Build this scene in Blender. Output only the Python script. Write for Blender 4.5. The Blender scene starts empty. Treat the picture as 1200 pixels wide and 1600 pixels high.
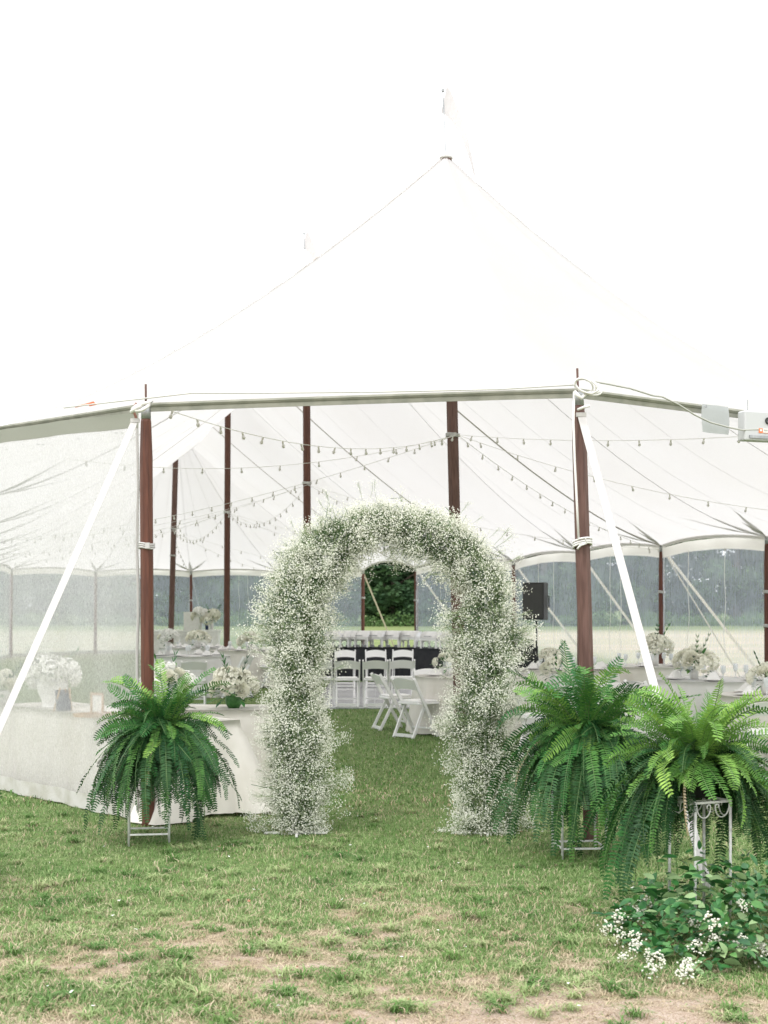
import bpy, math, random
import numpy as np
from mathutils import Vector, Matrix
random.seed(7); rng = np.random.default_rng(11)
PI = math.pi
scene = bpy.context.scene
C = scene.collection

# ---------------- camera ----------------
CAMZ = 1.7; F = 2250.0; HY = 948.0
cam_d = bpy.data.cameras.new('camera'); cam = bpy.data.objects.new('camera', cam_d); C.objects.link(cam)
cam.location = (0, 0, CAMZ); cam.rotation_euler = (PI/2, 0, 0)
cam_d.sensor_fit = 'VERTICAL'; cam_d.sensor_height = 36.0; cam_d.lens = F/1600*36.0
cam_d.shift_y = (HY-800)/1600.0
cam_d.clip_end = 2000; cam_d.clip_start = 0.1
cam_d.dof.use_dof = True; cam_d.dof.focus_distance = 10.3; cam_d.dof.aperture_fstop = 4.5
scene.camera = cam
# ---------------- sky, sun, exposure ----------------
world = bpy.data.worlds.new('World'); scene.world = world; world.use_nodes = True
nt = world.node_tree; nt.nodes.clear()
SUN_EL, SUN_AZ = math.radians(52), math.radians(205)   # azimuth clockwise from +Y (north)
sky = nt.nodes.new('ShaderNodeTexSky'); sky.sky_type = 'NISHITA'; sky.sun_disc = False
sky.sun_elevation = SUN_EL; sky.sun_rotation = SUN_AZ
mixn = nt.nodes.new('ShaderNodeMix'); mixn.data_type = 'RGBA'; mixn.inputs[0].default_value = 0.93
mixn.inputs[7].default_value = (10.2, 10.2, 10.35, 1)       # overcast cloud deck
bg = nt.nodes.new('ShaderNodeBackground'); bg.inputs[1].default_value = 0.1
wo = nt.nodes.new('ShaderNodeOutputWorld')
nt.links.new(sky.outputs[0], mixn.inputs[6]); nt.links.new(mixn.outputs[2], bg.inputs[0]); nt.links.new(bg.outputs[0], wo.inputs[0])
sd = bpy.data.lights.new('sun', 'SUN'); sd.energy = .9; sd.angle = math.radians(25); sd.color = (1, .98, .95)
sun = bpy.data.objects.new('sun', sd); C.objects.link(sun)
dirv = Vector((math.sin(SUN_AZ)*math.cos(SUN_EL), math.cos(SUN_AZ)*math.cos(SUN_EL), math.sin(SUN_EL)))
sun.rotation_euler = dirv.to_track_quat('Z', 'Y').to_euler()
vs = scene.view_settings
vs.view_transform = 'Standard'; vs.look = 'None'; vs.gamma = 1.0; vs.exposure = 1.15; vs.use_curve_mapping = False
scene.cycles.transparent_max_bounces = 24
scene.cycles.max_bounces = 8; scene.cycles.diffuse_bounces = 4; scene.cycles.transmission_bounces = 6
scene.cycles.caustics_reflective = False; scene.cycles.caustics_refractive = False

# ---------------- helpers ----------------
def at(px, D, py=None, z=0.0):
    """point seen at photo pixel px (and py) at distance D"""
    return Vector(((px-600)/F*D, D, z if py is None else CAMZ+(HY-py)/F*D))

_inputs = {'Color': 'Base Color'}
def mat(name, col, rough=.6, metal=0, col2=None, scale=20, bump=0, bscale=60, trans=0, stretch=(1,1,1), spec=.4, rnd=0, detail=4, fac=(.35,.65), sheen=0):
    m = bpy.data.materials.new(name); m.use_nodes = True
    t = m.node_tree; n = t.nodes; L = t.links
    b = n['Principled BSDF']; out = n['Material Output']
    b.inputs['Roughness'].default_value = rough; b.inputs['Metallic'].default_value = metal
    b.inputs['Specular IOR Level'].default_value = spec
    b.inputs['Base Color'].default_value = (*col, 1)
    src = None
    tc = n.new('ShaderNodeTexCoord'); mp = n.new('ShaderNodeMapping'); mp.inputs['Scale'].default_value = stretch
    L.new(tc.outputs['Object'], mp.inputs[0])
    if col2:
        nz = n.new('ShaderNodeTexNoise'); nz.inputs['Scale'].default_value = scale; nz.inputs['Detail'].default_value = detail
        L.new(mp.outputs[0], nz.inputs['Vector'])
        cr = n.new('ShaderNodeMapRange'); cr.inputs[1].default_value = fac[0]; cr.inputs[2].default_value = fac[1]
        L.new(nz.outputs[0], cr.inputs[0])
        mx = n.new('ShaderNodeMix'); mx.data_type = 'RGBA'
        mx.inputs[6].default_value = (*col, 1); mx.inputs[7].default_value = (*col2, 1)
        L.new(cr.outputs[0], mx.inputs[0]); src = mx.outputs[2]
    if rnd:
        oi = n.new('ShaderNodeObjectInfo'); hs = n.new('ShaderNodeHueSaturation')
        mr = n.new('ShaderNodeMapRange'); mr.inputs[3].default_value = 1-rnd; mr.inputs[4].default_value = 1+rnd
        L.new(oi.outputs['Random'], mr.inputs[0]); L.new(mr.outputs[0], hs.inputs['Value'])
        mr2 = n.new('ShaderNodeMapRange'); mr2.inputs[3].default_value = .5+rnd*.06; mr2.inputs[4].default_value = .5-rnd*.06
        L.new(oi.outputs['Random'], mr2.inputs[0]); L.new(mr2.outputs[0], hs.inputs['Hue'])
        if src: L.new(src, hs.inputs['Color'])
        else: hs.inputs['Color'].default_value = (*col, 1)
        src = hs.outputs[0]
    if src: L.new(src, b.inputs['Base Color'])
    if bump:
        nb = n.new('ShaderNodeTexNoise'); nb.inputs['Scale'].default_value = bscale; nb.inputs['Detail'].default_value = 3
        L.new(mp.outputs[0], nb.inputs['Vector'])
        bp = n.new('ShaderNodeBump'); bp.inputs['Strength'].default_value = bump; bp.inputs['Distance'].default_value = .01
        L.new(nb.outputs[0], bp.inputs['Height']); L.new(bp.outputs[0], b.inputs['Normal'])
    if trans:
        tr = n.new('ShaderNodeBsdfTranslucent')
        if src: L.new(src, tr.inputs[0])
        else: tr.inputs[0].default_value = (*col, 1)
        ms = n.new('ShaderNodeMixShader'); ms.inputs[0].default_value = trans
        L.new(b.outputs[0], ms.inputs[1]); L.new(tr.outputs[0], ms.inputs[2]); L.new(ms.outputs[0], out.inputs[0])
    return m

def obj(name, me, m=None, parent=None, loc=None, rot=None):
    o = bpy.data.objects.new(name, me); C.objects.link(o)
    if m is not None and me is not None and len(me.materials) == 0:
        for k in (m if isinstance(m, (list, tuple)) else [m]): me.materials.append(k)
    if parent is not None: o.parent = parent
    if loc is not None: o.location = loc
    if rot is not None: o.rotation_euler = rot
    return o
def tag(o, label=None, cat=None, group=None, kind=None):
    if label: o['label'] = label
    if cat: o['category'] = cat
    if group: o['group'] = group
    if kind: o['kind'] = kind
    return o
def empty(name, loc=(0,0,0), rz=0, label=None, cat=None, group=None):
    o = bpy.data.objects.new(name, None); C.objects.link(o); o.empty_display_size = .1
    o.location = loc; o.rotation_euler = (0, 0, rz)
    return tag(o, label, cat, group)
def dup(root, loc, rz, label=None, group=None, scale=None, cat=None):
    r = root.copy(); C.objects.link(r); r.location = loc; r.rotation_euler = (0, 0, rz)
    if scale: r.scale = (scale,)*3
    if label: r['label'] = label
    if group: r['group'] = group
    for ch in list(root.children):
        c = ch.copy(); C.objects.link(c); c.parent = r
        for g in list(ch.children):
            d = g.copy(); C.objects.link(d); d.parent = c
    return r
def npmesh(name, V, Fc, mi=None, smooth=False):
    """V (n,3); Fc (m,k) constant polygon size"""
    V = np.asarray(V, dtype=np.float32); Fc = np.asarray(Fc, dtype=np.int32)
    me = bpy.data.meshes.new(name); me.vertices.add(len(V)); me.vertices.foreach_set('co', V.ravel())
    k = Fc.shape[1]; me.loops.add(Fc.size); me.loops.foreach_set('vertex_index', Fc.ravel())
    me.polygons.add(len(Fc)); me.polygons.foreach_set('loop_start', np.arange(0, Fc.size, k, dtype=np.int32))
    if mi is not None: me.polygons.foreach_set('material_index', np.asarray(mi, dtype=np.int32))
    me.polygons.foreach_set('use_smooth', np.full(len(Fc), smooth))
    me.update(calc_edges=True); return me
class MB:
    def __init__(s): s.v = []; s.f = []; s.m = []; s.mi = 0
    def add(s, vs, fs, mi=None):
        b = len(s.v); s.v += [tuple(v) for v in vs]
        for f in fs: s.f.append(tuple(b+i for i in f)); s.m.append(s.mi if mi is None else mi)
        return s
    def box(s, c, d, M=None, mi=None):
        x, y, z = d[0]/2, d[1]/2, d[2]/2
        vs = [Vector((sx*x, sy*y, sz*z)) for sz in (-1, 1) for sy in (-1, 1) for sx in (-1, 1)]
        if M is not None: vs = [M @ v for v in vs]
        c = Vector(c)
        return s.add([v+c for v in vs], [(0,2,3,1),(4,5,7,6),(0,1,5,4),(2,6,7,3),(0,4,6,2),(1,3,7,5)], mi)
    def tube(s, pts, r, n=6, cap=True, mi=None, up=None):
        pts = [Vector(p) for p in pts]; m = len(pts)
        rr = r if isinstance(r, (list, tuple)) else [r]*m
        vs = []; prev = None
        for i, p in enumerate(pts):
            t = (pts[min(i+1, m-1)]-pts[max(i-1, 0)])
            t = t.normalized() if t.length > 1e-9 else Vector((0,0,1))
            if prev is None:
                a = Vector((0,0,1)) if abs(t.z) < .9 else Vector((1,0,0))
                a = (a - t*a.dot(t)).normalized()
            else:
                a = (prev - t*prev.dot(t)); a = a.normalized() if a.length > 1e-6 else Vector((1,0,0))
            prev = a; b = t.cross(a)
            for k in range(n):
                an = 2*PI*k/n+PI/n; vs.append(p+(a*math.cos(an)+b*math.sin(an))*rr[i])
        fs = [(i*n+k, i*n+(k+1)%n, (i+1)*n+(k+1)%n, (i+1)*n+k) for i in range(m-1) for k in range(n)]
        if cap: fs += [tuple(range(n-1, -1, -1)), tuple((m-1)*n+k for k in range(n))]
        return s.add(vs, fs, mi)
    def bar(s, a, b, w, h, mi=None, up=(0,0,1)):
        a = Vector(a); b = Vector(b); t = (b-a).normalized(); up = Vector(up)
        x = t.cross(up); x = x.normalized() if x.length > 1e-6 else Vector((1,0,0)); y = x.cross(t)
        vs = [p+x*sx*w/2+y*sy*h/2 for p in (a, b) for sx, sy in ((-1,-1),(1,-1),(1,1),(-1,1))]
        return s.add(vs, [(3,2,1,0),(4,5,6,7),(0,1,5,4),(1,2,6,5),(2,3,7,6),(3,0,4,7)], mi)
    def lathe(s, prof, n=16, c=(0,0,0), mi=None):
        c = Vector(c); vs = [c+Vector((r*math.cos(2*PI*k/n), r*math.sin(2*PI*k/n), z)) for r, z in prof for k in range(n)]
        m = len(prof)
        fs = [(i*n+k, i*n+(k+1)%n, (i+1)*n+(k+1)%n, (i+1)*n+k) for i in range(m-1) for k in range(n)]
        return s.add(vs, fs, mi)
    def mesh(s, name, smooth=False):
        me = bpy.data.meshes.new(name); me.from_pydata([tuple(v) for v in s.v], [], s.f)
        me.polygons.foreach_set('material_index', s.m)
        me.polygons.foreach_set('use_smooth', [smooth]*len(s.f)); me.update(); return me
    def build(s, name, m, parent=None, smooth=False, loc=None, rot=None):
        return obj(name, s.mesh(name, smooth), m, parent, loc, rot)
def vnoise(x, y, seed=0, cell=1.0):
    g = np.random.default_rng(seed).random((256, 256))
    x = np.asarray(x)/cell+100; y = np.asarray(y)/cell+100
    xi = np.floor(x).astype(int); yi = np.floor(y).astype(int); fx = x-xi; fy = y-yi
    fx = fx*fx*(3-2*fx); fy = fy*fy*(3-2*fy)
    a = g[xi%256, yi%256]; b = g[(xi+1)%256, yi%256]; c = g[xi%256, (yi+1)%256]; d = g[(xi+1)%256, (yi+1)%256]
    return (a*(1-fx)+b*fx)*(1-fy)+(c*(1-fx)+d*fx)*fy
def fnoise(x, y, seed, cell):
    return (vnoise(x,y,seed,cell)+.5*vnoise(x,y,seed+1,cell/2.1)+.25*vnoise(x,y,seed+2,cell/4.3)+.12*vnoise(x,y,seed+3,cell/9))/1.87

# ---------------- materials ----------------
M = {}
M['canvas'] = None
def canvas_mat(name, col, tr):
    m = bpy.data.materials.new(name); m.use_nodes = True; t = m.node_tree; n = t.nodes; L = t.links
    n.remove(n['Principled BSDF']); out = n['Material Output']
    d = n.new('ShaderNodeBsdfDiffuse'); r = n.new('ShaderNodeBsdfTranslucent'); ms = n.new('ShaderNodeMixShader'); ms.inputs[0].default_value = tr
    tc = n.new('ShaderNodeTexCoord'); nz = n.new('ShaderNodeTexNoise'); nz.inputs['Scale'].default_value = .7; nz.inputs['Detail'].default_value = 6
    n2 = n.new('ShaderNodeTexNoise'); n2.inputs['Scale'].default_value = 55; n2.inputs['Detail'].default_value = 2
    ad = n.new('ShaderNodeMath'); ad.operation = 'MULTIPLY_ADD'; ad.inputs[1].default_value = .8
    L.new(tc.outputs['Object'], nz.inputs['Vector']); L.new(tc.outputs['Object'], n2.inputs['Vector'])
    L.new(n2.outputs[0], ad.inputs[0]); L.new(nz.outputs[0], ad.inputs[2])
    mr = n.new('ShaderNodeMapRange'); mr.inputs[1].default_value = .5; mr.inputs[2].default_value = 1.3
    L.new(ad.outputs[0], mr.inputs[0])
    mx = n.new('ShaderNodeMix'); mx.data_type = 'RGBA'; mx.inputs[6].default_value = (col[0]*.95, col[1]*.94, col[2]*.92, 1); mx.inputs[7].default_value = (*col, 1)
    L.new(mr.outputs[0], mx.inputs[0])
    bp = n.new('ShaderNodeBump'); bp.inputs['Strength'].default_value = .25; bp.inputs['Distance'].default_value = .02; L.new(nz.outputs[0], bp.inputs['Height'])
    for s in (d, r): L.new(mx.outputs[2], s.inputs[0]); L.new(bp.outputs[0], s.inputs['Normal'])
    L.new(d.outputs[0], ms.inputs[1]); L.new(r.outputs[0], ms.inputs[2]); L.new(ms.outputs[0], out.inputs[0])
    return m
M['canvas'] = canvas_mat('sailcloth', (.738, .722, .724), .50)
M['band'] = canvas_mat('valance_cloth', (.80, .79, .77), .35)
M['foot'] = mat('dirty_foot_band', (.50,.49,.46), .8, col2=(.40,.39,.34), scale=7, bump=.3)
M['hem'] = mat('shaded_hem', (.20,.205,.165), .8, col2=(.27,.27,.22), scale=8, bump=.2)  # near eave hem: doubled canvas, with its shade put into the colour
M['web'] = mat('seam_webbing', (.40,.37,.31), .85)
M['patch'] = mat('reinforcement_patch', (.62,.61,.58), .85, trans=.3)
M['strap'] = mat('white_webbing', (.50,.488,.47), .6, bump=.3, bscale=120)
M['strap_tan'] = mat('tan_webbing', (.62,.55,.42), .7)
M['rope'] = mat('white_rope', (.74,.73,.70), .8, bump=.4, bscale=200)
M['cable'] = mat('grey_cable', (.42,.42,.38), .6)
M['cable_white'] = mat('pale_cable', (.62,.61,.57), .6)
M['light_cord'] = mat('light_cord', (.74,.73,.68), .6)
M['skyline'] = mat('ridge_webbing', (.46,.42,.38), .8)
M['pennant'] = canvas_mat('pennant_cloth', (.62,.60,.61), .3)
M['wood'] = mat('stained_timber', (.075,.024,.014), .55, col2=(.135,.045,.026), scale=9, stretch=(6,6,.5), bump=.35, bscale=30, fac=(.3,.7), rnd=.12)
M['wood_old'] = mat('stained_timber_dusty', (.085,.042,.032), .6, col2=(.14,.075,.06), scale=9, stretch=(6,6,.5), bump=.35, bscale=30)
M['galv'] = mat('galvanised_metal', (.42,.43,.43), .45, metal=.6, col2=(.3,.31,.32), scale=40)
M['white_metal'] = mat('white_painted_metal', (.72,.72,.69), .4, col2=(.5,.5,.47), scale=30, fac=(.5,.75))
M['resin'] = mat('white_resin', (.80,.795,.78), .35, rnd=.03)
M['pad'] = mat('white_vinyl_pad', (.82,.81,.79), .45)
M['cloth'] = mat('ivory_linen', (.80,.77,.71), .85, col2=(.73,.70,.63), scale=5, bump=.25, bscale=250, trans=.12)
M['cloth_white'] = mat('white_linen', (.80,.79,.76), .85, col2=(.74,.73,.70), scale=4, bump=.2, bscale=200, trans=.15)
M['cloth_black'] = mat('black_cloth', (.018,.019,.024), .8, col2=(.03,.031,.036), scale=6, bump=.2, bscale=100)
M['white_paint'] = mat('white_painted_wood', (.78,.77,.74), .5, col2=(.70,.69,.66), scale=12)
M['black_plastic'] = mat('black_plastic', (.022,.023,.022), .5, bump=.2, bscale=200)
M['grille'] = mat('speaker_grille', (.045,.046,.043), .6, bump=.6, bscale=400)
M['steel'] = mat('brushed_steel', (.74,.73,.71), .35, metal=.5)
M['petal'] = mat('cream_petal', (.84,.83,.72), .7, trans=.2, rnd=.05)
M['petal_w'] = mat('white_petal', (.87,.87,.82), .7, trans=.2, rnd=.04)
M['leaf_dark'] = mat('dark_leaf', (.016,.082,.022), .42, col2=(.036,.145,.034), scale=25, rnd=.35)
M['leaf_mid'] = mat('mid_leaf', (.06,.19,.05), .5, col2=(.11,.26,.07), scale=25, trans=.2, rnd=.3)
M['leaf_pale'] = mat('pale_leaf_underside', (.25,.37,.17), .6, rnd=.2, trans=.2)
M['fern'] = mat('fern_green', (.030,.11,.030), .6, col2=(.06,.20,.04), scale=9, trans=.14, rnd=.55, spec=.25)
M['fern_dark'] = mat('fern_dark_green', (.018,.064,.016), .55, col2=(.036,.112,.026), scale=9, trans=.10, rnd=.6, spec=.3)  # darker green for hanging and inner fronds, shade put into the colour
M['fern_light'] = mat('fern_light_green', (.10,.24,.045), .6, col2=(.19,.36,.075), scale=9, trans=.2, rnd=.4, spec=.2)
M['stem'] = mat('brown_stem', (.16,.12,.05), .7)
M['frond_rib'] = mat('frond_rib', (.09,.16,.05), .6)
M['pot'] = mat('dark_pot', (.02,.02,.02), .5)
M['gyp'] = mat('gypsophila_blossom', (.90,.90,.82), .8, trans=.3)
M['gyp_stem'] = mat('gypsophila_stem', (.22,.30,.145), .7, col2=(.36,.42,.25), scale=15, trans=.3)
M['gyp_leaf'] = mat('gypsophila_leaf', (.07,.135,.05), .7, trans=.25)
M['bulb'] = mat('clear_bulb_glass', (.78,.77,.73), .15, trans=.35)
M['socket'] = mat('bulb_socket', (.60,.59,.53), .6)
M['floor_white'] = mat('white_gloss_floor', (.78,.78,.78), .12, spec=.6, rnd=.04)
M['grass'] = mat('grass_green', (.105,.215,.065), .7, col2=(.18,.295,.09), scale=2.0, trans=.25, spec=.15, fac=(.3,.7))
M['grass_lt'] = mat('grass_light', (.27,.37,.15), .7, col2=(.38,.45,.22), scale=2.0, trans=.25, spec=.15)
M['straw'] = mat('dry_grass', (.42,.34,.22), .8, col2=(.54,.46,.33), scale=3.0, trans=.15, spec=.1)
M['blue_glass'] = mat('ink_bottle', (.02,.035,.08), .2)
# ---------------- ground ----------------
def bareness(X, Y):
    """0 lush .. 1 bare soil, for the worn lawn near the camera"""
    w = np.clip((9.0-Y)/3.1, 0, 1)
    cx = np.exp(-((X-.35)/1.5)**2)*.25
    n = fnoise(X, Y*.8, 3, 1.15)
    n2 = fnoise(X, Y, 21, .22); n3 = vnoise(X, Y, 27, .055)
    b = n*.95+n2*.75+n3*.5+cx*w*.6+w*.42-1.41+.27*np.clip((6.4-Y)/.7, 0, 1)
    b = b - .10*np.clip((Y-9)/2, 0, 1.5) - .12*np.clip((-X-1.2)/1.0, 0, 1)
    return np.clip(b*1.7, 0, 1)
def relief(X, Y):
    near = np.clip((40-Y)/20, 0, 1)
    return ((fnoise(X, Y, 40, .8)-.5)*.035+(fnoise(X, Y, 50, .16)-.5)*.012)*near
def grid_axis(a, b, step, lo, hi, g=1.12):
    core = list(np.arange(a, b+1e-6, step)); up = []; x = b; s = step
    while x < hi: s *= g; x += s; up.append(x)
    dn = []; x = a; s = step
    while x > lo: s *= g; x -= s; dn.append(x)
    return np.array(dn[::-1]+core+up)
gx = grid_axis(-3.6, 3.6, .05, -600, 600); gy = grid_axis(5.2, 13.5, .05, -120, 900)
GX, GY = np.meshgrid(gx, gy); nx, ny = len(gx), len(gy)
V = np.stack([GX, GY, relief(GX, GY)], -1).reshape(-1, 3)
I = np.arange(nx*ny).reshape(ny, nx)
Fq = np.stack([I[:-1,:-1], I[:-1,1:], I[1:,1:], I[1:,:-1]], -1).reshape(-1, 4)
gme = npmesh('ground', V, Fq, smooth=True)
at_ = gme.attributes.new('bare', 'FLOAT', 'POINT'); at_.data.foreach_set('value', bareness(GX, GY).ravel().astype(np.float32))
gm = bpy.data.materials.new('lawn_and_field'); gm.use_nodes = True; t = gm.node_tree; n = t.nodes; L = t.links
b = n['Principled BSDF']; b.inputs['Roughness'].default_value = .95; b.inputs['Specular IOR Level'].default_value = .1
def noise(sc, det=5, vec=None):
    q = n.new('ShaderNodeTexNoise'); q.inputs['Scale'].default_value = sc; q.inputs['Detail'].default_value = det
    L.new(vec or tc.outputs['Object'], q.inputs['Vector']); return q.outputs[0]
def mrange(s, a, b_, c=0, d=1):
    q = n.new('ShaderNodeMapRange'); q.inputs[1].default_value = a; q.inputs[2].default_value = b_; q.inputs[3].default_value = c; q.inputs[4].default_value = d
    L.new(s, q.inputs[0]); return q.outputs[0]
def cmix(f, a, b_):
    q = n.new('ShaderNodeMix'); q.data_type = 'RGBA'
    if isinstance(f, (int, float)): q.inputs[0].default_value = f
    else: L.new(f, q.inputs[0])
    for s, i in ((a, 6), (b_, 7)):
        if isinstance(s, tuple): q.inputs[i].default_value = (*s, 1)
        else: L.new(s, q.inputs[i])
    return q.outputs[2]
def math2(op, a, b_):
    q = n.new('ShaderNodeMath'); q.operation = op
    for s, i in ((a, 0), (b_, 1)):
        if isinstance(s, (int, float)): q.inputs[i].default_value = s
        else: L.new(s, q.inputs[i])
    return q.outputs[0]
tc = n.new('ShaderNodeTexCoord'); sp = n.new('ShaderNodeSeparateXYZ'); L.new(tc.outputs['Object'], sp.inputs[0])
green = cmix(mrange(noise(14), .35, .65), (.10,.15,.055), (.19,.25,.10))
straw = cmix(mrange(noise(160), .35, .65), (.20,.17,.10), (.37,.31,.21))
soil = cmix(mrange(noise(130), .38, .62), (.27,.195,.14), cmix(mrange(noise(9), .35, .65), (.40,.32,.25), (.50,.42,.35)))
ba = n.new('ShaderNodeAttribute'); ba.attribute_name = 'bare'
c1 = cmix(mrange(ba.outputs['Fac'], .0, .35), green, straw)
c2 = cmix(mrange(ba.outputs['Fac'], .42, .8), c1, soil)
# field beyond the tent: mown, greener to the left, pale hay to the right
mpf = n.new('ShaderNodeMapping'); mpf.inputs['Scale'].default_value = (.25, 1, 1); L.new(tc.outputs['Object'], mpf.inputs[0])
fieldg = cmix(mrange(noise(.35, 6, mpf.outputs[0]), .35, .65), (.13,.18,.065), (.22,.25,.11))
hay = cmix(mrange(noise(.3, 6, mpf.outputs[0]), .4, .6), (.50,.42,.32), (.40,.38,.25))
yn = math2('ADD', sp.outputs['Y'], math2('MULTIPLY', noise(.05, 3), 20))
hayf = math2('MULTIPLY', mrange(sp.outputs['X'], 4.5, 7.5), math2('MULTIPLY', mrange(yn, 27, 34), mrange(yn, 122, 100)))
hayl = math2('MULTIPLY', mrange(sp.outputs['X'], -8, -12), math2('MULTIPLY', mrange(yn, 40, 60), mrange(yn, 120, 100)))
field = cmix(math2('MAXIMUM', hayf, math2('MULTIPLY', hayl, .7)), fieldg, hay)
far = mrange(sp.outputs['Y'], 38, 55)
side = math2('MAXIMUM', mrange(sp.outputs['X'], 6.0, 8.0), far)
c3 = cmix(side, c2, field)
L.new(c3, b.inputs['Base Color'])
bp = n.new('ShaderNodeBump'); bp.inputs['Strength'].default_value = .6; bp.inputs['Distance'].default_value = .02; L.new(noise(90, 3), bp.inputs['Height']); L.new(bp.outputs[0], b.inputs['Normal'])
ground = obj('ground', gme, gm); tag(ground, 'worn green lawn running under the tent to a pale hay field', kind='structure')

# grass blades
def grass(name, Dmin, Dmax, N, hmin, hmax, wid, seed, segs=True):
    r = np.random.default_rng(seed)
    D = Dmin*(Dmax/Dmin)**r.random(N)            # more blades per square metre close to the lens
    X = (r.random(N)*2-1)*(D*.29+.15)
    bare = bareness(X, D)
    keep = r.random(N) > np.clip((bare-.25)*1.1, 0, .55)
    keep &= ~((X > -1.2) & (X < 2.2) & (D > 23.85) & (D < 32.2))
    X, D, bare = X[keep], D[keep], bare[keep]; N = len(X)
    tuft = fnoise(X, D, 70+seed, .22)
    h = (hmin+(hmax-hmin)*r.random(N)**1.6)*(0.45+1.1*tuft)*(1-.68*bare)
    az = r.random(N)*2*PI; lean = .35+.9*r.random(N)+1.6*bare; az2 = az+r.normal(0, .5, N)
    w = wid*(.6+.8*r.random(N))
    z0 = relief(X, D)-.004
    sx, sy = np.cos(az+PI/2)*w, np.sin(az+PI/2)*w
    l1x = X+np.cos(az)*h*lean*.45; l1y = D+np.sin(az)*h*lean*.45; l1z = z0+h*.62
    tx = l1x+np.cos(az2)*h*lean*.8; ty = l1y+np.sin(az2)*h*lean*.8; tz = z0+h*(.95-.35*np.clip(lean-.6, 0, 1))
    V = np.stack([np.stack([X-sx, D-sy, z0], -1), np.stack([X+sx, D+sy, z0], -1),
                  np.stack([l1x+sx*.8, l1y+sy*.8, l1z], -1), np.stack([l1x-sx*.8, l1y-sy*.8, l1z], -1),
                  np.stack([tx, ty, tz], -1)], 1).reshape(-1, 3)
    base = np.arange(N)[:, None]*5
    T = np.concatenate([base+np.array([[0,1,2]]), base+np.array([[0,2,3]]), base+np.array([[3,2,4]])], 1).reshape(-1, 3)
    patch = fnoise(X, D, 90, .7)
    rr = r.random(N); pst = np.clip(.14+bare*1.3+(patch-.5)*.5+.14*np.clip((9.5-D)/2, 0, 1)-.2*np.clip((D-12)/5,0,1), .03, .9)
    pl = .33+(fnoise(X, D, 95, .5)-.5)*.8
    mi = np.where(rr < pst, 2, np.where(r.random(N) < pl, 1, 0))
    me = npmesh(name, V, T, np.repeat(mi, 3))
    o = obj(name, me, [M['grass'], M['grass_lt'], M['straw']]); tag(o, kind='stuff', cat='grass'); return o
tag(grass('grass', 5.6, 12.2, 185000, .014, .042, .0023, 1), 'short worn grass with dry straw on the lawn in front of the arch')
tag(grass('grass', 12.2, 34, 100000, .025, .05, .005, 2), 'green grass on the shaded floor inside the tent')
def tufts(name, n_, seed):
    r = np.random.default_rng(seed); D = 5.7*(12/5.7)**r.random(n_); X = (r.random(n_)*2-1)*D*.28; k = 46
    X = np.repeat(X, k)+r.normal(0, .022, n_*k); D = np.repeat(D, k)+r.normal(0, .022, n_*k); N = n_*k
    az = r.random(N)*2*PI; h = .028+.03*r.random(N); h *= np.repeat(.6+.7*r.random(n_), k); lean = .4+1.1*r.random(N); w = .0022+.002*r.random(N)
    z0 = relief(X, D)-.003; sx, sy = -np.sin(az)*w, np.cos(az)*w
    P = [np.stack([X-sx, D-sy, z0], -1), np.stack([X+sx, D+sy, z0], -1)]
    for f, hz, ww in ((.5, .62, .9), (1.15, .75, .5)):
        cx_, cy_, cz = X+np.cos(az)*h*lean*f, D+np.sin(az)*h*lean*f, z0+h*hz
        P += [np.stack([cx_-sx*ww, cy_-sy*ww, cz], -1), np.stack([cx_+sx*ww, cy_+sy*ww, cz], -1)]
    P.append(np.stack([X+np.cos(az)*h*lean*1.7, D+np.sin(az)*h*lean*1.7, z0+h*.5], -1))
    V = np.stack(P, 1).reshape(-1, 3); q = np.arange(N)[:, None]*7
    T = np.concatenate([q+np.array([t_]) for t_ in ([0,1,3],[0,3,2],[2,3,5],[2,5,4],[4,5,6])], 1).reshape(-1, 3)
    mi = np.repeat(np.where(r.random(N) < .12, 2, np.where(np.repeat(r.random(n_), k) < .45, 1, 0)), 5)
    return tag(obj(name, npmesh(name, V, T, mi), [M['grass'], M['grass_lt'], M['straw']]), 'coarser clumps of broad-bladed grass scattered over the lawn', 'grass', kind='stuff')
tufts('grass_clumps', 330, 9)
# debris: petals and dead leaves scattered on the lawn
mb = MB()
for i in range(70):
    D = random.uniform(6, 11.5); x = random.uniform(-.27, .27)*D; s = random.uniform(.006, .014)
    Mx = Matrix.Rotation(random.random()*6, 3, 'Z') @ Matrix.Rotation(random.uniform(-.5, .5), 3, 'X')
    mb.add([Vector((x, D, .03+random.random()*.01))+Mx @ Vector(v)*s for v in ((-1,0,0),(0,-.6,.1),(1.1,0,.15),(0,.6,.1))], [(0,1,2,3)], random.choice((0,0,1)))
tag(mb.build('fallen_petals', [M['petal_w'], mat('dead_leaf', (.33,.17,.10), .8)]), 'small white petals and dead leaves scattered on the lawn', 'debris', kind='stuff')

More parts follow.
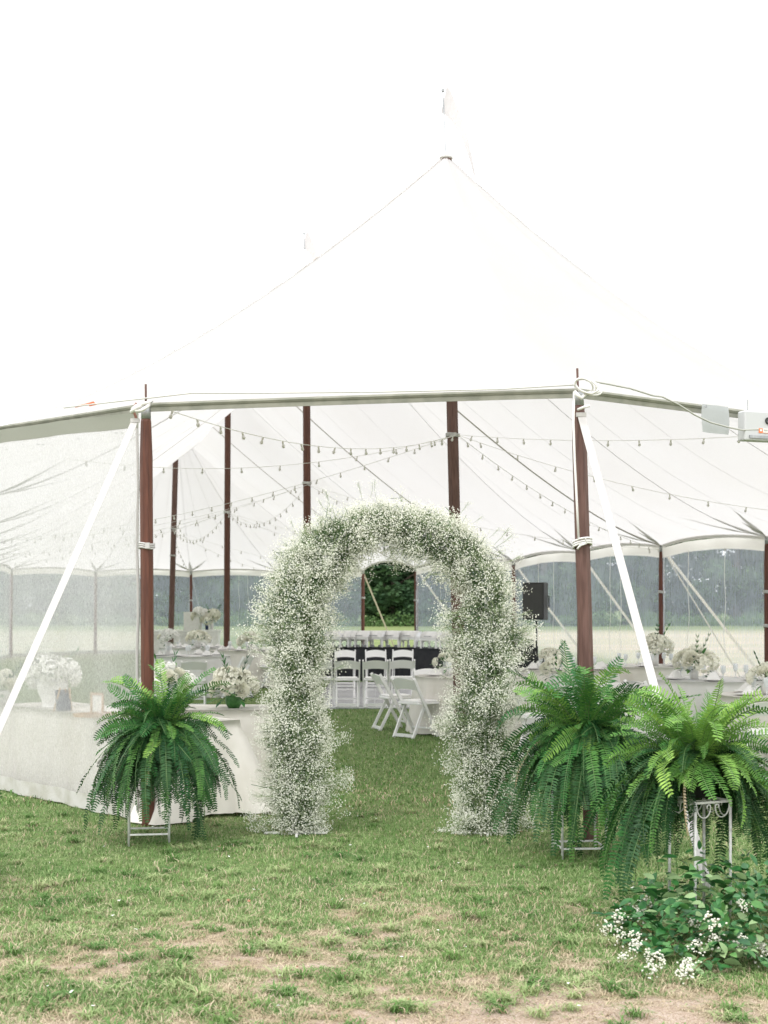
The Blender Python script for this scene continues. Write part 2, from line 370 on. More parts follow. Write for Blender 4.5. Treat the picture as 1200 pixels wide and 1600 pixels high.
# ---------------- trees ----------------
M['bark'] = mat('tree_bark', (.10,.08,.06), .9, col2=(.16,.13,.10), scale=6, bump=.5, bscale=8)
M['crown'] = mat('tree_leaves', (.035,.085,.03), .7, col2=(.075,.14,.045), scale=.9, trans=.2, rnd=.3)
M['under'] = mat('undergrowth_leaves', (.06,.13,.035), .7, col2=(.11,.19,.06), scale=.8, trans=.25, rnd=.15)
def leafcloud(centres, radii, N, size, seed, flat=.8):
    r = np.random.default_rng(seed); k = r.integers(0, len(centres), N)
    c = np.array(centres)[k]; R = np.array(radii)[k]
    d = r.normal(size=(N, 3)); d /= np.linalg.norm(d, axis=1)[:, None]
    rad = R*(.55+.5*r.random(N)**.5); p = c+d*rad[:, None]*np.array([1, 1, flat])
    a = r.normal(size=(N, 3)); a /= np.linalg.norm(a, axis=1)[:, None]
    bb = np.cross(a, d+r.normal(0, .6, (N, 3))); bb /= np.linalg.norm(bb, axis=1)[:, None]+1e-6
    s = size*(.5+r.random(N))[:, None]
    V = np.stack([p-a*s, p-bb*s*.5, p+a*s, p+bb*s*.5], 1).reshape(-1, 3)
    return V, np.arange(N*4).reshape(-1, 4)
crowns = []
for v in range(5):
    cs, rs = [], []
    for i in range(48):
        a = random.random()*2*PI; h = random.uniform(.9, 12.6); rr = 3.2*math.sin(min(1, (13.6-h)/7)*PI/2)*random.uniform(.3, 1)
        cs.append((math.cos(a)*rr, math.sin(a)*rr, h)); rs.append(random.uniform(.8, 1.7))
    V, Fq = leafcloud(cs, rs, 17000, .15, 100+v); cm = npmesh('crown', V, Fq)
    tm = MB(); tm.tube([(0,0,-.2),(.1,0,2.5),(0,.15,5.5),(.1,.1,11.5)], [.28,.22,.15,.05], 8)
    for i in range(6):
        a = i*1.1+v; z = 2.3+i*.9; tm.tube([(.08,.02,z),(math.cos(a)*1.3, math.sin(a)*1.3, z+1.0),(math.cos(a)*2.2, math.sin(a)*2.2, z+1.5)], [.1,.06,.02], 5)
    crowns.append((cm, tm.mesh('trunk')))
for m_ in crowns: m_[0].materials.append(M['crown']); m_[1].materials.append(M['bark'])
tree_spots = []
xs_ = [-34,-29,-24.5,-20,-16,-12,-8.5,-5,-2.2,.5,3.4,6.5,10,13.5,17.5,22,26,30,34.5,39]
for i, x in enumerate(xs_):
    y = 136+random.uniform(-6, 6)+abs(x-2)*.1
    if -4 < x < 9: y = 131+random.uniform(-2, 3)
    tree_spots.append((x*(y/90), y, random.uniform(1.02, 1.16)))
for i, x in enumerate(range(-42, 49, 6)): tree_spots.append((x*1.5+random.uniform(-1.5, 1.5), 152+random.uniform(-3, 5), random.uniform(1.15, 1.28)))
for i, (x, y, s) in enumerate(tree_spots):
    cm, tm = crowns[i % 5]
    r_ = empty('tree', (x, y, 0), random.random()*6, 'big dark green tree seen through the open doorway under the flower arch' if i in (8,) else 'dark green tree just left of the open doorway behind the plastic' if i == 7 else 'dark green tree right of the open doorway behind the plastic' if i == 9 else 'dark green leafy tree in the wood beyond the field', 'tree', 'trees of the wood beyond the field')
    obj('crown', cm, None, r_); obj('trunk', tm, None, r_); r_.scale = (s*1.75, s*1.35, s)
# undergrowth at the foot of the wood
cs, rs = [], []
for i in range(420):
    x = random.uniform(-60, 65); y = 126+random.uniform(-3, 3)+abs(x-2)*.08
    cs.append((x, y, random.uniform(.0, .6))); rs.append(random.uniform(.6, 1.3))
V, Fq = leafcloud(cs, rs, 42000, .13, 300, .75)
tag(obj('undergrowth', npmesh('undergrowth', V, Fq), M['under']), 'bright green low bushes along the foot of the wood', 'bushes', kind='stuff')

# ---------------- tent ----------------
T = [Vector((.776, 18, 7.34)), Vector((-1.46, 27, 7.92)), Vector((-3.9, 36, 7.45)), Vector((-6.48, 45, 7.52))]
U = Vector((-.259, .966, 0)); N_ = Vector((.966, .259, 0))
def Lp(a, z): return Vector((-4.54-.259*a, 16.58+.966*a, z))
# (name, point at eave, spine parameter 0..3)
ring = [('A', Vector((-1.85, 11.2, 3.28)), 0), ('B', Vector((1.40, 10.45, 3.28)), 0), ('C', Vector((4.6, 12.57, 3.22)), 0), ('D', Vector((6.75, 15.0, 3.1)), 0),
        ('R0', Vector((6.55, 17.75, 2.85)), 0), ('R1', Vector((5.67, 21.3, 2.74)), .22), ('R2', Vector((4.78, 24.8, 2.76)), .61), ('R3', Vector((3.87, 28.4, 2.79)), 1.0),
        ('R4', Vector((2.9, 32.2, 2.73)), 1.42), ('R5', Vector((2.0, 35.6, 2.75)), 1.82), ('DR', Vector((.88, 39.5, 2.79)), 2.26), ('DL', Vector((-.66, 45.2, 2.84)), 2.93),
        ('E4', Vector((-3.6, 49.9, 2.92)), 3), ('E3', Vector((-6.9, 51.5, 2.97)), 3), ('E2', Vector((-10.2, 50.9, 2.97)), 3), ('E1', Vector((-12.3, 47.5, 2.95)), 3)]
for a, s in ((27.6, 2.9), (23.9, 2.5), (20.2, 2.1), (16.5, 1.7), (12.8, 1.3), (9.1, .95), (5.4, .6), (1.7, .18)): ring.append(('L', Lp(a, 2.95 if a > 5 else 3.1), s))
ring.append(('L0', Vector((-3.95, 13.75, 3.38)), 0))
def spine(s):
    s = max(0, min(3, s)); i = min(2, int(s)); f = s-i; p = T[i].lerp(T[i+1], f); p.z -= 6.2*f*(1-f)*(1-.25*4*f*(1-f)); return p
NS, NR = 8, 18; nring = len(ring); per = []; perk = []
for i in range(nring):
    p0, s0 = ring[i][1], ring[i][2]; p1, s1 = ring[(i+1) % nring][1], ring[(i+1) % nring][2]
    cen = (T[0]+T[3])/2
    for k in range(NS):
        f = k/NS; p = p0.lerp(p1, f); q = 4*f*(1-f)
        arch = .09 if ring[i][0] not in ('A', 'B', 'L0', 'C') else .02
        if ring[i][0] == 'DR': arch = .24
        p.z += arch*q; inn = (spine(s0+(s1-s0)*f)-p); inn.z = 0; inn.normalize(); p += inn*.10*q
        kr = lambda j: {1: 1.42, 2: 1.5, 3: 1.55, 4: 1.55, 5: 1.45}.get(j % nring, 1.33)
        per.append((p, s0+(s1-s0)*f, q)); perk.append(kr(i)+(kr(i+1)-kr(i))*f)
rows = []
for r in range(NR+1):
    f = r/NR; row = []
    for (p, s, q), kx in zip(per, perk):
        e = spine(s); x = p.lerp(e, f); x.z = p.z+(e.z-p.z)*(f**kx)
        row.append(x - Vector((0,0,1))*(.09*q*math.sin(PI*f)))
    rows.append(row)
V = np.array([tuple(p) for row in rows for p in row]); m_ = len(per)
Fq = [(r*m_+k, r*m_+(k+1) % m_, (r+1)*m_+(k+1) % m_, (r+1)*m_+k) for r in range(NR) for k in range(m_)]
tent = empty('sailcloth_tent', (0, 18, 0), 0, 'large white sailcloth marquee with dark red poles and a steep peak', 'tent')
def tp(name, mb_, m, smooth=False, par=None):
    """part of the tent, built in world coordinates"""
    me = mb_ if isinstance(mb_, bpy.types.Mesh) else mb_.mesh(name, smooth)
    o = obj(name, me, m, par or tent)
    if par is None: o.location = (0, -18, 0)
    return o
tp('canopy', npmesh('canopy', V, Fq, smooth=True), M['canvas'])
def surf(fidx, f, off=0):
    """point on the canvas over perimeter index fidx, fraction f to the spine"""
    k = int(fidx) % m_; p, s, q = per[k]; e = spine(s); x = p.lerp(e, f); x.z = p.z+(e.z-p.z)*(f**perk[k])-.09*q*math.sin(PI*f)+off; return x
# hem along the eave, one per bay
for i in range(nring):
    pts = [per[(i*NS+k) % m_][0] for k in range(NS+1)]; mb = MB()
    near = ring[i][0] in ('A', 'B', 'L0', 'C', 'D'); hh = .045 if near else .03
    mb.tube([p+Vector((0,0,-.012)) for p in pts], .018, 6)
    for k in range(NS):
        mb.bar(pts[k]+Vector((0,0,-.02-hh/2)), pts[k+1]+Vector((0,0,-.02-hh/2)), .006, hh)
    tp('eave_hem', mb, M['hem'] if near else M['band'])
# webbing seams under the canvas, from ridge to pole heads
for i in range(nring):
    k0 = i*NS; main = ring[i][0] in ('R2', 'R4', 'DR', 'R1', 'R3', 'R5', 'A', 'B')
    wide = .055 if ring[i][0] in ('R2', 'R4', 'DR') else .008
    mb = MB(); pts = [surf(k0, f/14, -.012) for f in range(0, 15)]
    for a, b_ in zip(pts, pts[1:]): mb.bar(a, b_, wide, .006)
    tp('seam_webbing', mb, M['web'] if wide > .03 else M['canvas'])
# panel seams (thin)
mb = MB()
for i in range(nring):
    for kk in (3, 6):
        pts = [surf(i*NS+kk, f/12, -.004) for f in range(0, 13)]
        for a, b_ in zip(pts, pts[1:]): mb.bar(a, b_, .006, .001)
tp('panel_seam', mb, M['canvas'])['kind'] = 'stuff'
# webbing outside on the hip lines that make the skyline
for i, f0 in ((nring-1, 0), (nring-2, 0), (3, 10), (4, 10)):
    mb = MB(); pts = [surf(i*NS, f/14, .010) for f in range(f0, 15)]
    for a, b_ in zip(pts, pts[1:]): mb.bar(a, b_, .016, .008)
    tp('hip_webbing', mb, M['skyline'])
# fan shaped reinforcement under the canvas at each far pole head
for i in range(4, nring-1):
    mb = MB(); p0 = per[i*NS][0]
    for j in range(-2, 3):
        kk = (i*NS+j) % m_; Lr = (spine(per[kk][1])-per[kk][0]).length; a = surf(kk, (1.15 if j % 2 == 0 else .75)/Lr, -.016)
        side = (surf((kk+1) % m_, .05)-surf((kk-1) % m_, .05)).normalized()*.075
        mid = p0.lerp(a, .35); c0 = p0+Vector((0,0,-.016))
        mb.add([c0, mid-side, a, mid+side], [(0,1,2,3)])
    tp('pole_head_patch', mb, M['patch'])
def pole(base, top, r, m, name='side_pole', spike=.17, cap=True, lash=(), taper=.8, label=None):
    base = Vector(base); top = Vector(top); d = (top-base)
    capl = .11 if cap else 0; u_ = d.normalized(); brown = top-u_*capl
    mb = MB(); mb.tube([base-Vector((0,0,.05)), brown-u_*.3, brown-u_*.02, brown], [r, r*.98, r*taper, r*taper*.9], 8)
    o = tp(name, mb, m)
    if label: o['label'] = label
    if cap:
        mb = MB(); mb.tube([brown, brown+u_*.09, top-u_*.015], [r*taper*.93, r*taper*.9, r*taper*.8], 12)
        tp('metal_cap', mb, M['galv'], True, o)
        mb = MB(); mb.tube([top-u_*.03, top+u_*spike], .009, 6); tp('spike', mb, M['wood_old'], False, o)
    for z in lash:
        f = (z-base.z)/d.z; c = base+d*f; mb = MB()
        for q in (-.016, 0, .016): mb.tube([c+Vector((math.cos(a)*r*1.12, math.sin(a)*r*1.12, q+.006*math.sin(a*2))) for a in np.linspace(0, 2*PI, 17)], .008, 5, cap=False)
        mb.box(c+Vector((r*.3, -r*1.2, 0)), (.035, .03, .045))
        tp('lashing', mb, M['strap'], False, o)
    return o
def zat(px_y, D): return CAMZ+(HY-px_y)/F*D
pole((at(232, 11.2).x, 11.2, 0), (at(228, 11.2).x, 11.2, 3.27), .052, M['wood'], spike=.16, lash=(zat(853, 11.2),), label='dark red octagonal side pole behind the left fern')
pole((at(924, 10.45).x, 10.45, 0), (at(903, 10.45).x, 10.45, 3.27), .056, M['wood_old'], spike=.16, label='dusty brown side pole behind the right ferns')
for nm, p, s in ring[2:]:
    Dd = p.y; lean = Vector((random.uniform(-.03, .03), random.uniform(-.05, .05), 0))
    la = {'R2': (zat(925, Dd),), 'R1': (zat(925, Dd), zat(978, Dd)), 'DL': (zat(934, Dd),), 'DR': (zat(938, Dd),), 'E3': (zat(938, Dd), zat(964, Dd))}.get(nm, ())
    pole((p.x+lean.x, p.y+lean.y, 0), (p.x, p.y, p.z), .052 if nm in ('R1', 'R2') else .058, M['wood'], spike=.12, lash=la)
cps = [((719, 18), (701, 243), .075, M['wood_old'], (zat(680, 18),)), ((481, 27), (478, 0), .075, M['wood'], (zat(755, 27),)),
       ((354, 36), (356, 0), .08, M['wood'], (zat(800, 36),)), ((266, 45), (276, 0), .09, M['wood_old'], (zat(826, 45), zat(868, 45)))]
for i, (bs, tpx, r, m, la) in enumerate(cps):
    top = T[i].copy(); 
    o = pole((at(bs[0], bs[1]).x, bs[1], 0), top-Vector((0,0,.02)), r, m, 'centre_pole', cap=False, lash=la, taper=1)
# masts and pennants on the peaks
for i, (hgt) in enumerate((.84, .80, .80, .80)):
    b0 = T[i]-Vector((0,0,.05)); mb = MB(); mb.tube([b0, b0+Vector((-.04,0,hgt))], .009, 6); mb.lathe([(0,.0),(.022,.01),(.024,.04),(0,.05)], 8, b0+Vector((-.04,0,hgt)))
    mast = tp('flag_mast', mb, M['galv'])
    mb = MB(); top = b0+Vector((-.03,0,hgt-.05)); Lp_ = 1.15; pts = []
    for k in range(11):
        f = k/10; ctr = top+Vector((.38*f**.9, .05*math.sin(f*7), -.20*f-.75*f**1.6-.03))
        w = .16*(1-f)+.012; pts.append((ctr+Vector((.02+w*.1, 0, w)), ctr-Vector((w*.2, .02*math.sin(9*f), w))))
    for a, b_ in zip(pts, pts[1:]): mb.add([a[0], a[1], b_[1], b_[0]], [(0,1,2,3)])
    tp('pennant', mb, M['pennant'], True)
    mb = MB(); mb.tube([(T[i].x+math.cos(a)*.07, T[i].y+math.sin(a)*.07, T[i].z-.03) for a in np.linspace(0, 2*PI, 13)], .02, 5, cap=False); tp('peak_ring', mb, M['patch'])

# ---------------- clear sidewalls ----------------
def plastic(name, haze, tint, sc, stretch, wr, hc):
    m = bpy.data.materials.new(name); m.use_nodes = True; t = m.node_tree; n = t.nodes; L = t.links
    n.remove(n['Principled BSDF']); out = n['Material Output']
    tc = n.new('ShaderNodeTexCoord'); mp = n.new('ShaderNodeMapping'); mp.inputs['Scale'].default_value = stretch; L.new(tc.outputs['Object'], mp.inputs[0])
    nz = n.new('ShaderNodeTexNoise'); nz.inputs['Scale'].default_value = sc; nz.inputs['Detail'].default_value = 5; nz.inputs['Distortion'].default_value = 1.2
    L.new(mp.outputs[0], nz.inputs['Vector'])
    n3 = n.new('ShaderNodeTexNoise'); n3.inputs['Scale'].default_value = 1.1; n3.inputs['Detail'].default_value = 3; L.new(tc.outputs['Object'], n3.inputs['Vector'])
    mr = n.new('ShaderNodeMapRange'); mr.inputs[1].default_value = .32; mr.inputs[2].default_value = .7; mr.inputs[3].default_value = haze-wr; mr.inputs[4].default_value = haze+wr
    L.new(nz.outputs[0], mr.inputs[0])
    ad = n.new('ShaderNodeMath'); ad.operation = 'MULTIPLY_ADD'; ad.inputs[1].default_value = .3; L.new(n3.outputs[0], ad.inputs[0]); L.new(mr.outputs[0], ad.inputs[2])
    sb = n.new('ShaderNodeMath'); sb.operation = 'SUBTRACT'; sb.inputs[1].default_value = .15; sb.use_clamp = True; L.new(ad.outputs[0], sb.inputs[0])
    tr = n.new('ShaderNodeBsdfTransparent'); tr.inputs[0].default_value = (*tint, 1)
    df = n.new('ShaderNodeBsdfDiffuse'); df.inputs[0].default_value = (*hc, 1)
    tl = n.new('ShaderNodeBsdfTranslucent'); tl.inputs[0].default_value = (*hc, 1)
    gl = n.new('ShaderNodeBsdfGlossy'); gl.inputs['Roughness'].default_value = .12; gl.inputs[0].default_value = (.9,.9,.9,1)
    bp = n.new('ShaderNodeBump'); bp.inputs['Strength'].default_value = .5; bp.inputs['Distance'].default_value = .006; L.new(nz.outputs[0], bp.inputs['Height'])
    for q in (df, tl, gl): L.new(bp.outputs[0], q.inputs['Normal'])
    m1 = n.new('ShaderNodeMixShader'); m1.inputs[0].default_value = .5; L.new(df.outputs[0], m1.inputs[1]); L.new(tl.outputs[0], m1.inputs[2])
    m2 = n.new('ShaderNodeMixShader'); L.new(sb.outputs[0], m2.inputs[0]); L.new(tr.outputs[0], m2.inputs[1]); L.new(m1.outputs[0], m2.inputs[2])
    m3 = n.new('ShaderNodeMixShader'); m3.inputs[0].default_value = .05; L.new(m2.outputs[0], m3.inputs[1]); L.new(gl.outputs[0], m3.inputs[2])
    L.new(m3.outputs[0], out.inputs[0]); return m
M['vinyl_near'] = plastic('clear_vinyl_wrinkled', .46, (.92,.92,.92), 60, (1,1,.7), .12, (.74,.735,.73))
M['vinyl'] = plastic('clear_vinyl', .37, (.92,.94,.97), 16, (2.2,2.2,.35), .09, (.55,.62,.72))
def sidewall(p0, p1, near, label, z0=.02, foot=.12, arch=.09):
    a = Vector((p0.x, p0.y, 0)); b_ = Vector((p1.x, p1.y, 0)); d = b_-a; Ln = d.length; u_ = d/Ln; nrm = Vector((-u_.y, u_.x, 0))
    w = empty('clear_sidewall', a, math.atan2(u_.y, u_.x), label, 'tent wall', 'clear plastic sidewalls hung under the tent eave')
    NX = 48 if near else 20; NZ = 24 if near else 8
    ph = random.random()*9
    def wav(x, f): return .018*math.sin(x*5.3+ph+f*2)+.012*math.sin(x*13+ph*2+f*3)*(f+.2)
    band = .11 if near else .17
    def top(f): return p0.z+(p1.z-p0.z)*f+arch*4*f*(1-f)-.05
    def strip(za, zb, nz, name, m, off):
        vs = []; fs = []
        for j in range(nz+1):
            for i in range(NX+1):
                f = i/NX; x = f*Ln; zz0, zz1 = za(f), zb(f); z = zz0+(zz1-zz0)*j/nz
                vs.append((x, off+wav(x, 1-z/3.2), z))
        for j in range(nz):
            for i in range(NX):
                q = j*(NX+1)+i; fs.append((q, q+1, q+NX+2, q+NX+1))
        mb = MB(); mb.add(vs, fs); return mb.build(name, m, w, True)
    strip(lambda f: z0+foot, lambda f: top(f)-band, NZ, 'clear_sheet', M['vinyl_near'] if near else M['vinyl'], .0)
    strip(lambda f: z0, lambda f: z0+foot+.01, 2, 'foot_band', M['foot'], .004)
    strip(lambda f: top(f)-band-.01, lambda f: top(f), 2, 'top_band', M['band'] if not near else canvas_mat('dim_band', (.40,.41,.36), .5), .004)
    mb = MB()
    for x in ((.03,) if near else (.04, Ln-.04)):
        hh = top(x/Ln)-.1
        mb.tube([(x+.012*math.sin(k*1.7), .012+wav(x, .5), .1+(hh-.1)*k/12) for k in range(13)], .012, 5)
    mb.build('zip_edge', M['strap'], w)
    # drawcords hanging in loops inside the sheet
    if not near:
        for x in random.sample([Ln*.3, Ln*.42, Ln*.55, Ln*.65], 2):
            zt = top(x/Ln)-.15; mb = MB(); mb.tube([(x+.05*math.sin(k*.8+x)*k/14, -.03 if True else 0, zt-(zt-.9)*k/14) for k in range(15)], .005, 4)
            mb.build('drawcord', M['rope'], w)
    return w
rd = {}
for i in range(nring): rd[ring[i][0]+(str(i) if ring[i][0] == 'L' else '')] = ring[i][1]
A_, B_ = rd['A'], rd['B']
ws = sidewall(Vector((-1.90, 11.26, 3.27)), rd['L0'], True, 'wrinkled clear plastic sidewall left of the left front pole, in front of the urn table', arch=.02)
# eyelets with a short rope loop along its top band
mb = MB()
for k, x in enumerate((.35, .45, 1.1, 1.75, 1.85, 2.5)): mb.lathe([(.0,.0),(.012,0),(.012,.006),(0,.006)], 8, (x, -.03, 3.09+.02*k/2)); 
mb.build('eyelet', M['galv'], ws)['kind'] = 'stuff'
Ls = [i for i in range(nring) if ring[i][0] == 'L']
order = ['L0']+[ring[i] for i in Ls[::-1]]
prev = rd['L0']; ORD = 'first second third fourth fifth sixth seventh eighth ninth'.split()
for j, i in enumerate(Ls[::-1]):
    sidewall(prev, ring[i][1], False, ORD[j]+' clear plastic sidewall from the front on the long left side of the tent'); prev = ring[i][1]
sidewall(prev, rd['E1'], False, 'last clear plastic sidewall at the back end of the long left side')
sidewall(rd['E1'], rd['E2'], False, 'clear plastic sidewall at the far left corner, seen through the wrinkled front panel')
sidewall(rd['E2'], rd['E3'], False, 'clear plastic sidewall at the far end, left of the thin pole behind the bar')
sidewall(rd['E3'], rd['E4'], False, 'clear plastic sidewall at the far end, right of the thin pole behind the bar')
sidewall(rd['E4'], rd['DL'], False, 'clear plastic sidewall at the far end, beside the left pole of the open doorway')
for a, b_, lb in (('DR','R5','clear plastic sidewall right of the open doorway, seen through the arch'), ('R5','R4','clear plastic sidewall hidden behind the right leg of the flower arch'),
                  ('R4','R3','clear plastic sidewall behind the black loudspeaker'), ('R3','R2','clear plastic sidewall between the right front pole and the next far pole'),
                  ('R2','R1','widest clear plastic sidewall at the right, with hanging white cords'), ('R1','R0','clear plastic sidewall at the right edge of the photo')):
    sidewall(rd[a], rd[b_], False, lb)

# ---------------- guy straps, ropes, cable ----------------
def strap(a, b_, w, m, label, name='guy_strap', twist=0, group=None, tip=True):
    a = Vector(a); b_ = Vector(b_); mb = MB(); d = (b_-a); nseg = 10
    view = Vector((0, 1, 0)); 
    for k in range(nseg):
        p = a+d*(k/nseg); q = a+d*((k+1)/nseg); mb.bar(p, q, w, .004, up=Vector((math.sin(twist), -math.cos(twist), .2)))
    if tip: mb.box(a, (w*1.3, .03, .03)); 
    mb.tube([b_+Vector((0,0,-.15)), b_+Vector((0,0,.05))], .012, 6)
    return tag(mb.build(name, m), label, 'strap', group)
g_ = 'guy straps holding the tent poles'
strap((at(211, 11.1).x, 11.1, zat(657, 11.1)), (at(-95, 9.5).x, 9.5, 0), .052, M['strap'], 'broad white guy strap running down left from the left front pole', group=g_)
strap((at(908, 10.38).x, 10.38, zat(648, 10.38)), (at(1107, 8.7).x, 8.7, 0), .055, M['strap'], 'broad white guy strap running down right from the right front pole behind the ferns', group=g_)
def guy(nm, dx, dy, m, lb, w=.05, drop=.05): 
    p = rd[nm]; strap((p.x, p.y, p.z-drop), (p.x+dx, p.y+dy, 0), w, m, lb, group=g_)
guy('DL', 1.15, 1.5, M['strap_tan'], 'tan guy strap slanting across the open doorway')
guy('R2', 2.4, 1.2, M['strap_tan'], 'tan guy strap outside the plastic beside the middle right far pole')
guy('R2', 2.0, 1.6, M['strap_tan'], 'thinner tan guy strap left of its twin beside the middle right far pole', .025)
guy('R3', 2.2, 1.3, M['strap_tan'], 'tan guy strap outside the plastic right of the right front pole')
guy('R4', 2.2, 1.3, M['strap_tan'], 'tan guy strap outside the plastic right of the loudspeaker')
guy('R5', 2.2, 1.3, M['strap_tan'], 'tan guy strap outside the plastic behind the right leg of the flower arch')
guy('DR', 2.0, 1.5, M['strap_tan'], 'tan guy strap outside the plastic right of the doorway')
guy('E3', -.35, 1.6, M['strap'], 'white guy strap left of the thin far pole behind the white bar', .09)
guy('E3', .45, 1.6, M['strap'], 'pale guy strap right of the thin far pole behind the white bar', .05)
# shackle hook at pole A
mb = MB(); c0 = at(212, 11.12, 640); 
mb.tube([at(214, 11.1, 630), at(207, 11.1, 640), at(212, 11.1, 650), at(213, 11.1, 657)], .012, 6)
tag(mb.build('hook', mat('rusty_steel', (.22,.10,.07), .6)), 'small rusty hook joining the white strap to the left front pole', 'hook')
mb = MB(); mb.tube([at(206, 11.05, 640), at(214, 11.02, 634), at(226, 11.0, 630), at(238, 11.02, 628), at(232, 11.0, 634), at(222, 11.0, 641), at(212, 11.02, 642)], .014, 6); mb.tube([at(205, 11.05, 644), at(216, 11.0, 636), at(224, 11.02, 631)], .016, 6)
tag(mb.build('rope_knot', M['rope'], smooth=True), 'white rope knot over the metal cap of the left front pole', 'rope')
# orange cord scrap
mb = MB(); q = [at(118, 12.4, 641), at(132, 12.3, 638), at(146, 12.2, 634), at(150, 12.2, 637), at(140, 12.25, 639)]
mb.tube([p_+Vector((0,0,.03)) for p_ in q], .008, 5); tag(mb.build('orange_cord', mat('orange_cord', (.75,.16,.06), .6)), 'scrap of orange cord on the canvas edge left of the left front pole', 'cord')
# rope on pole B
mb = MB(); pts = [at(897, 10.33, 612), at(896, 10.33, 660), at(898, 10.32, 720), at(901, 10.32, 780), at(904, 10.31, 842)]
mb.tube(pts, .009, 6)
for dz in (0, -.02, -.035): mb.tube([Vector((at(910, 10.42).x+math.cos(a)*.066, 10.42+math.sin(a)*.066, zat(845, 10.42)+dz+.02*math.cos(a+1))) for a in np.linspace(0, 2*PI, 17)], .008, 5, cap=False)
mb.tube([at(904, 10.3, 842), at(914, 10.29, 840), at(916, 10.3, 849), at(907, 10.29, 852), at(902, 10.3, 858)], .008, 6)
tag(mb.build('pole_rope', M['rope'], smooth=True), 'thin white rope running down the right front pole to a knot', 'rope')
mb = MB(); c = at(912, 10.3, 603)
for k in range(5):
    rr = .055+.008*k; mb.tube([c+Vector((math.cos(a)*rr*1.15+.01*k, -.02+.012*k-.05*math.sin(a+k), math.sin(a)*rr*.72-.05*math.cos(a)*.4)) for a in np.linspace(0, 2*PI, 21)], .0065, 5, cap=False)
mb.tube([at(898, 10.3, 612), at(903, 10.28, 618), at(908, 10.28, 622), at(915, 10.3, 616)], .014, 6); mb.tube([at(903, 10.3, 640), at(913, 10.25, 636), at(921, 10.25, 634)], .010, 6)
tag(mb.build('rope_coil', M['rope'], smooth=True), 'coil of thin white rope looped over the spike of the right front pole', 'rope')
mb = MB(); mb.tube([at(916, 10.3, 594), at(950, 10.45, 600), at(985, 10.6, 607), at(1020, 10.75, 618), at(1035, 10.8, 620), at(1060, 10.9, 632), at(1085, 11, 648), at(1110, 11.1, 660), at(1140, 11.2, 668), at(1160, 11.25, 672), at(1185, 11.3, 671), at(1215, 11.4, 664)], .0065, 6)
tag(mb.build('cable', M['cable'], smooth=True), 'thin cable sagging from the right front pole to the grey box at the photo edge', 'cable')
mb = MB(); mb.tube([at(100, 12.3, 637), at(175, 11.6, 628), at(230, 11.15, 622), at(300, 11.05, 614), at(400, 10.95, 614), at(600, 10.8, 612), at(780, 10.6, 608), at(898, 10.42, 601)], .006, 5)
tag(mb.build('cable', M['cable_white'], smooth=True), 'pale cable lying along the front eave between the two front poles', 'cable')
# clear pouch + electrical box
pz = at(1097, 10.95, 632); 
pb = empty('plastic_pouch', at(1097, 11.15, 631), math.atan2(1.1, 1.6), 'flat grey plastic pouch hanging under the right eave beside the grey box', 'pouch')
mb = MB(); mb.add([(x*.075, .008*math.sin(x*2.2+z), -z*.055) for z in range(5) for x in range(5)], [(j*5+i, j*5+i+1, j*5+i+6, j*5+i+5) for j in range(4) for i in range(4)])
mb.build('sheet', mat('grey_sheet', (.50,.52,.52), .4, bump=.3, bscale=20, trans=.35), pb, True)
mb = MB(); mb.lathe([(.006,0),(.012,0),(.012,.004),(.006,.004)], 10); o = mb.build('eyelet', M['galv'], pb, loc=(.02, -.02, -.02), rot=(PI/2, 0, 0))
eb = empty('electrical_box', at(1158, 11.3, 642), math.atan2(1.1, 1.6)*.6, 'light grey electrical box with an orange label hanging under the right eave', 'box')
mb = MB(); Wb, Hb = .42, .235
mb.box((Wb/2, 0, -Hb/2), (Wb, .10, Hb)); ob = mb.build('housing', mat('grey_housing', (.50,.51,.51), .4), eb); bv = ob.modifiers.new('b', 'BEVEL'); bv.width = .012; bv.segments = 2
mb = MB(); mb.box((Wb/2+.01, -.055, -Hb+.03), (Wb-.06, .012, .022)); mb.build('lip', M['galv'], eb)
mb = MB(); mb.lathe([(0,0),(.02,0),(.02,.012),(.028,.012),(.028,0)], 14); mb.build('socket', M['black_plastic'], eb, loc=(.215, -.05, -.075), rot=(PI/2, 0, 0))
og = mat('orange_print', (.80,.20,.06), .6); 
mb = MB(); mb.box((.145, -.0525, -.155), (.034, .003, .036)); mb.build('label_square', og, eb)
mb = MB(); mb.box((.145, -.0555, -.152), (.016, .003, .016)); mb.box((.205, -.0525, -.155), (.078, .002, .034)); mb.build('label_plate', M['white_paint'], eb)
mb = MB(); mb.box((.19, -.0545, -.150), (.035, .002, .012)); mb.box((.225, -.0545, -.150), (.02, .002, .012)); mb.build('label_print', M['cable'], eb)
mb = MB(); mb.box((.205, -.0545, -.171), (.078, .002, .003)); mb.build('label_rule', og, eb)
mb = MB(); 
for x in (.06, .36): mb.tube([(x, 0, 0), (x, 0, .09)], .004, 5)
mb.build('hanger', M['galv'], eb)

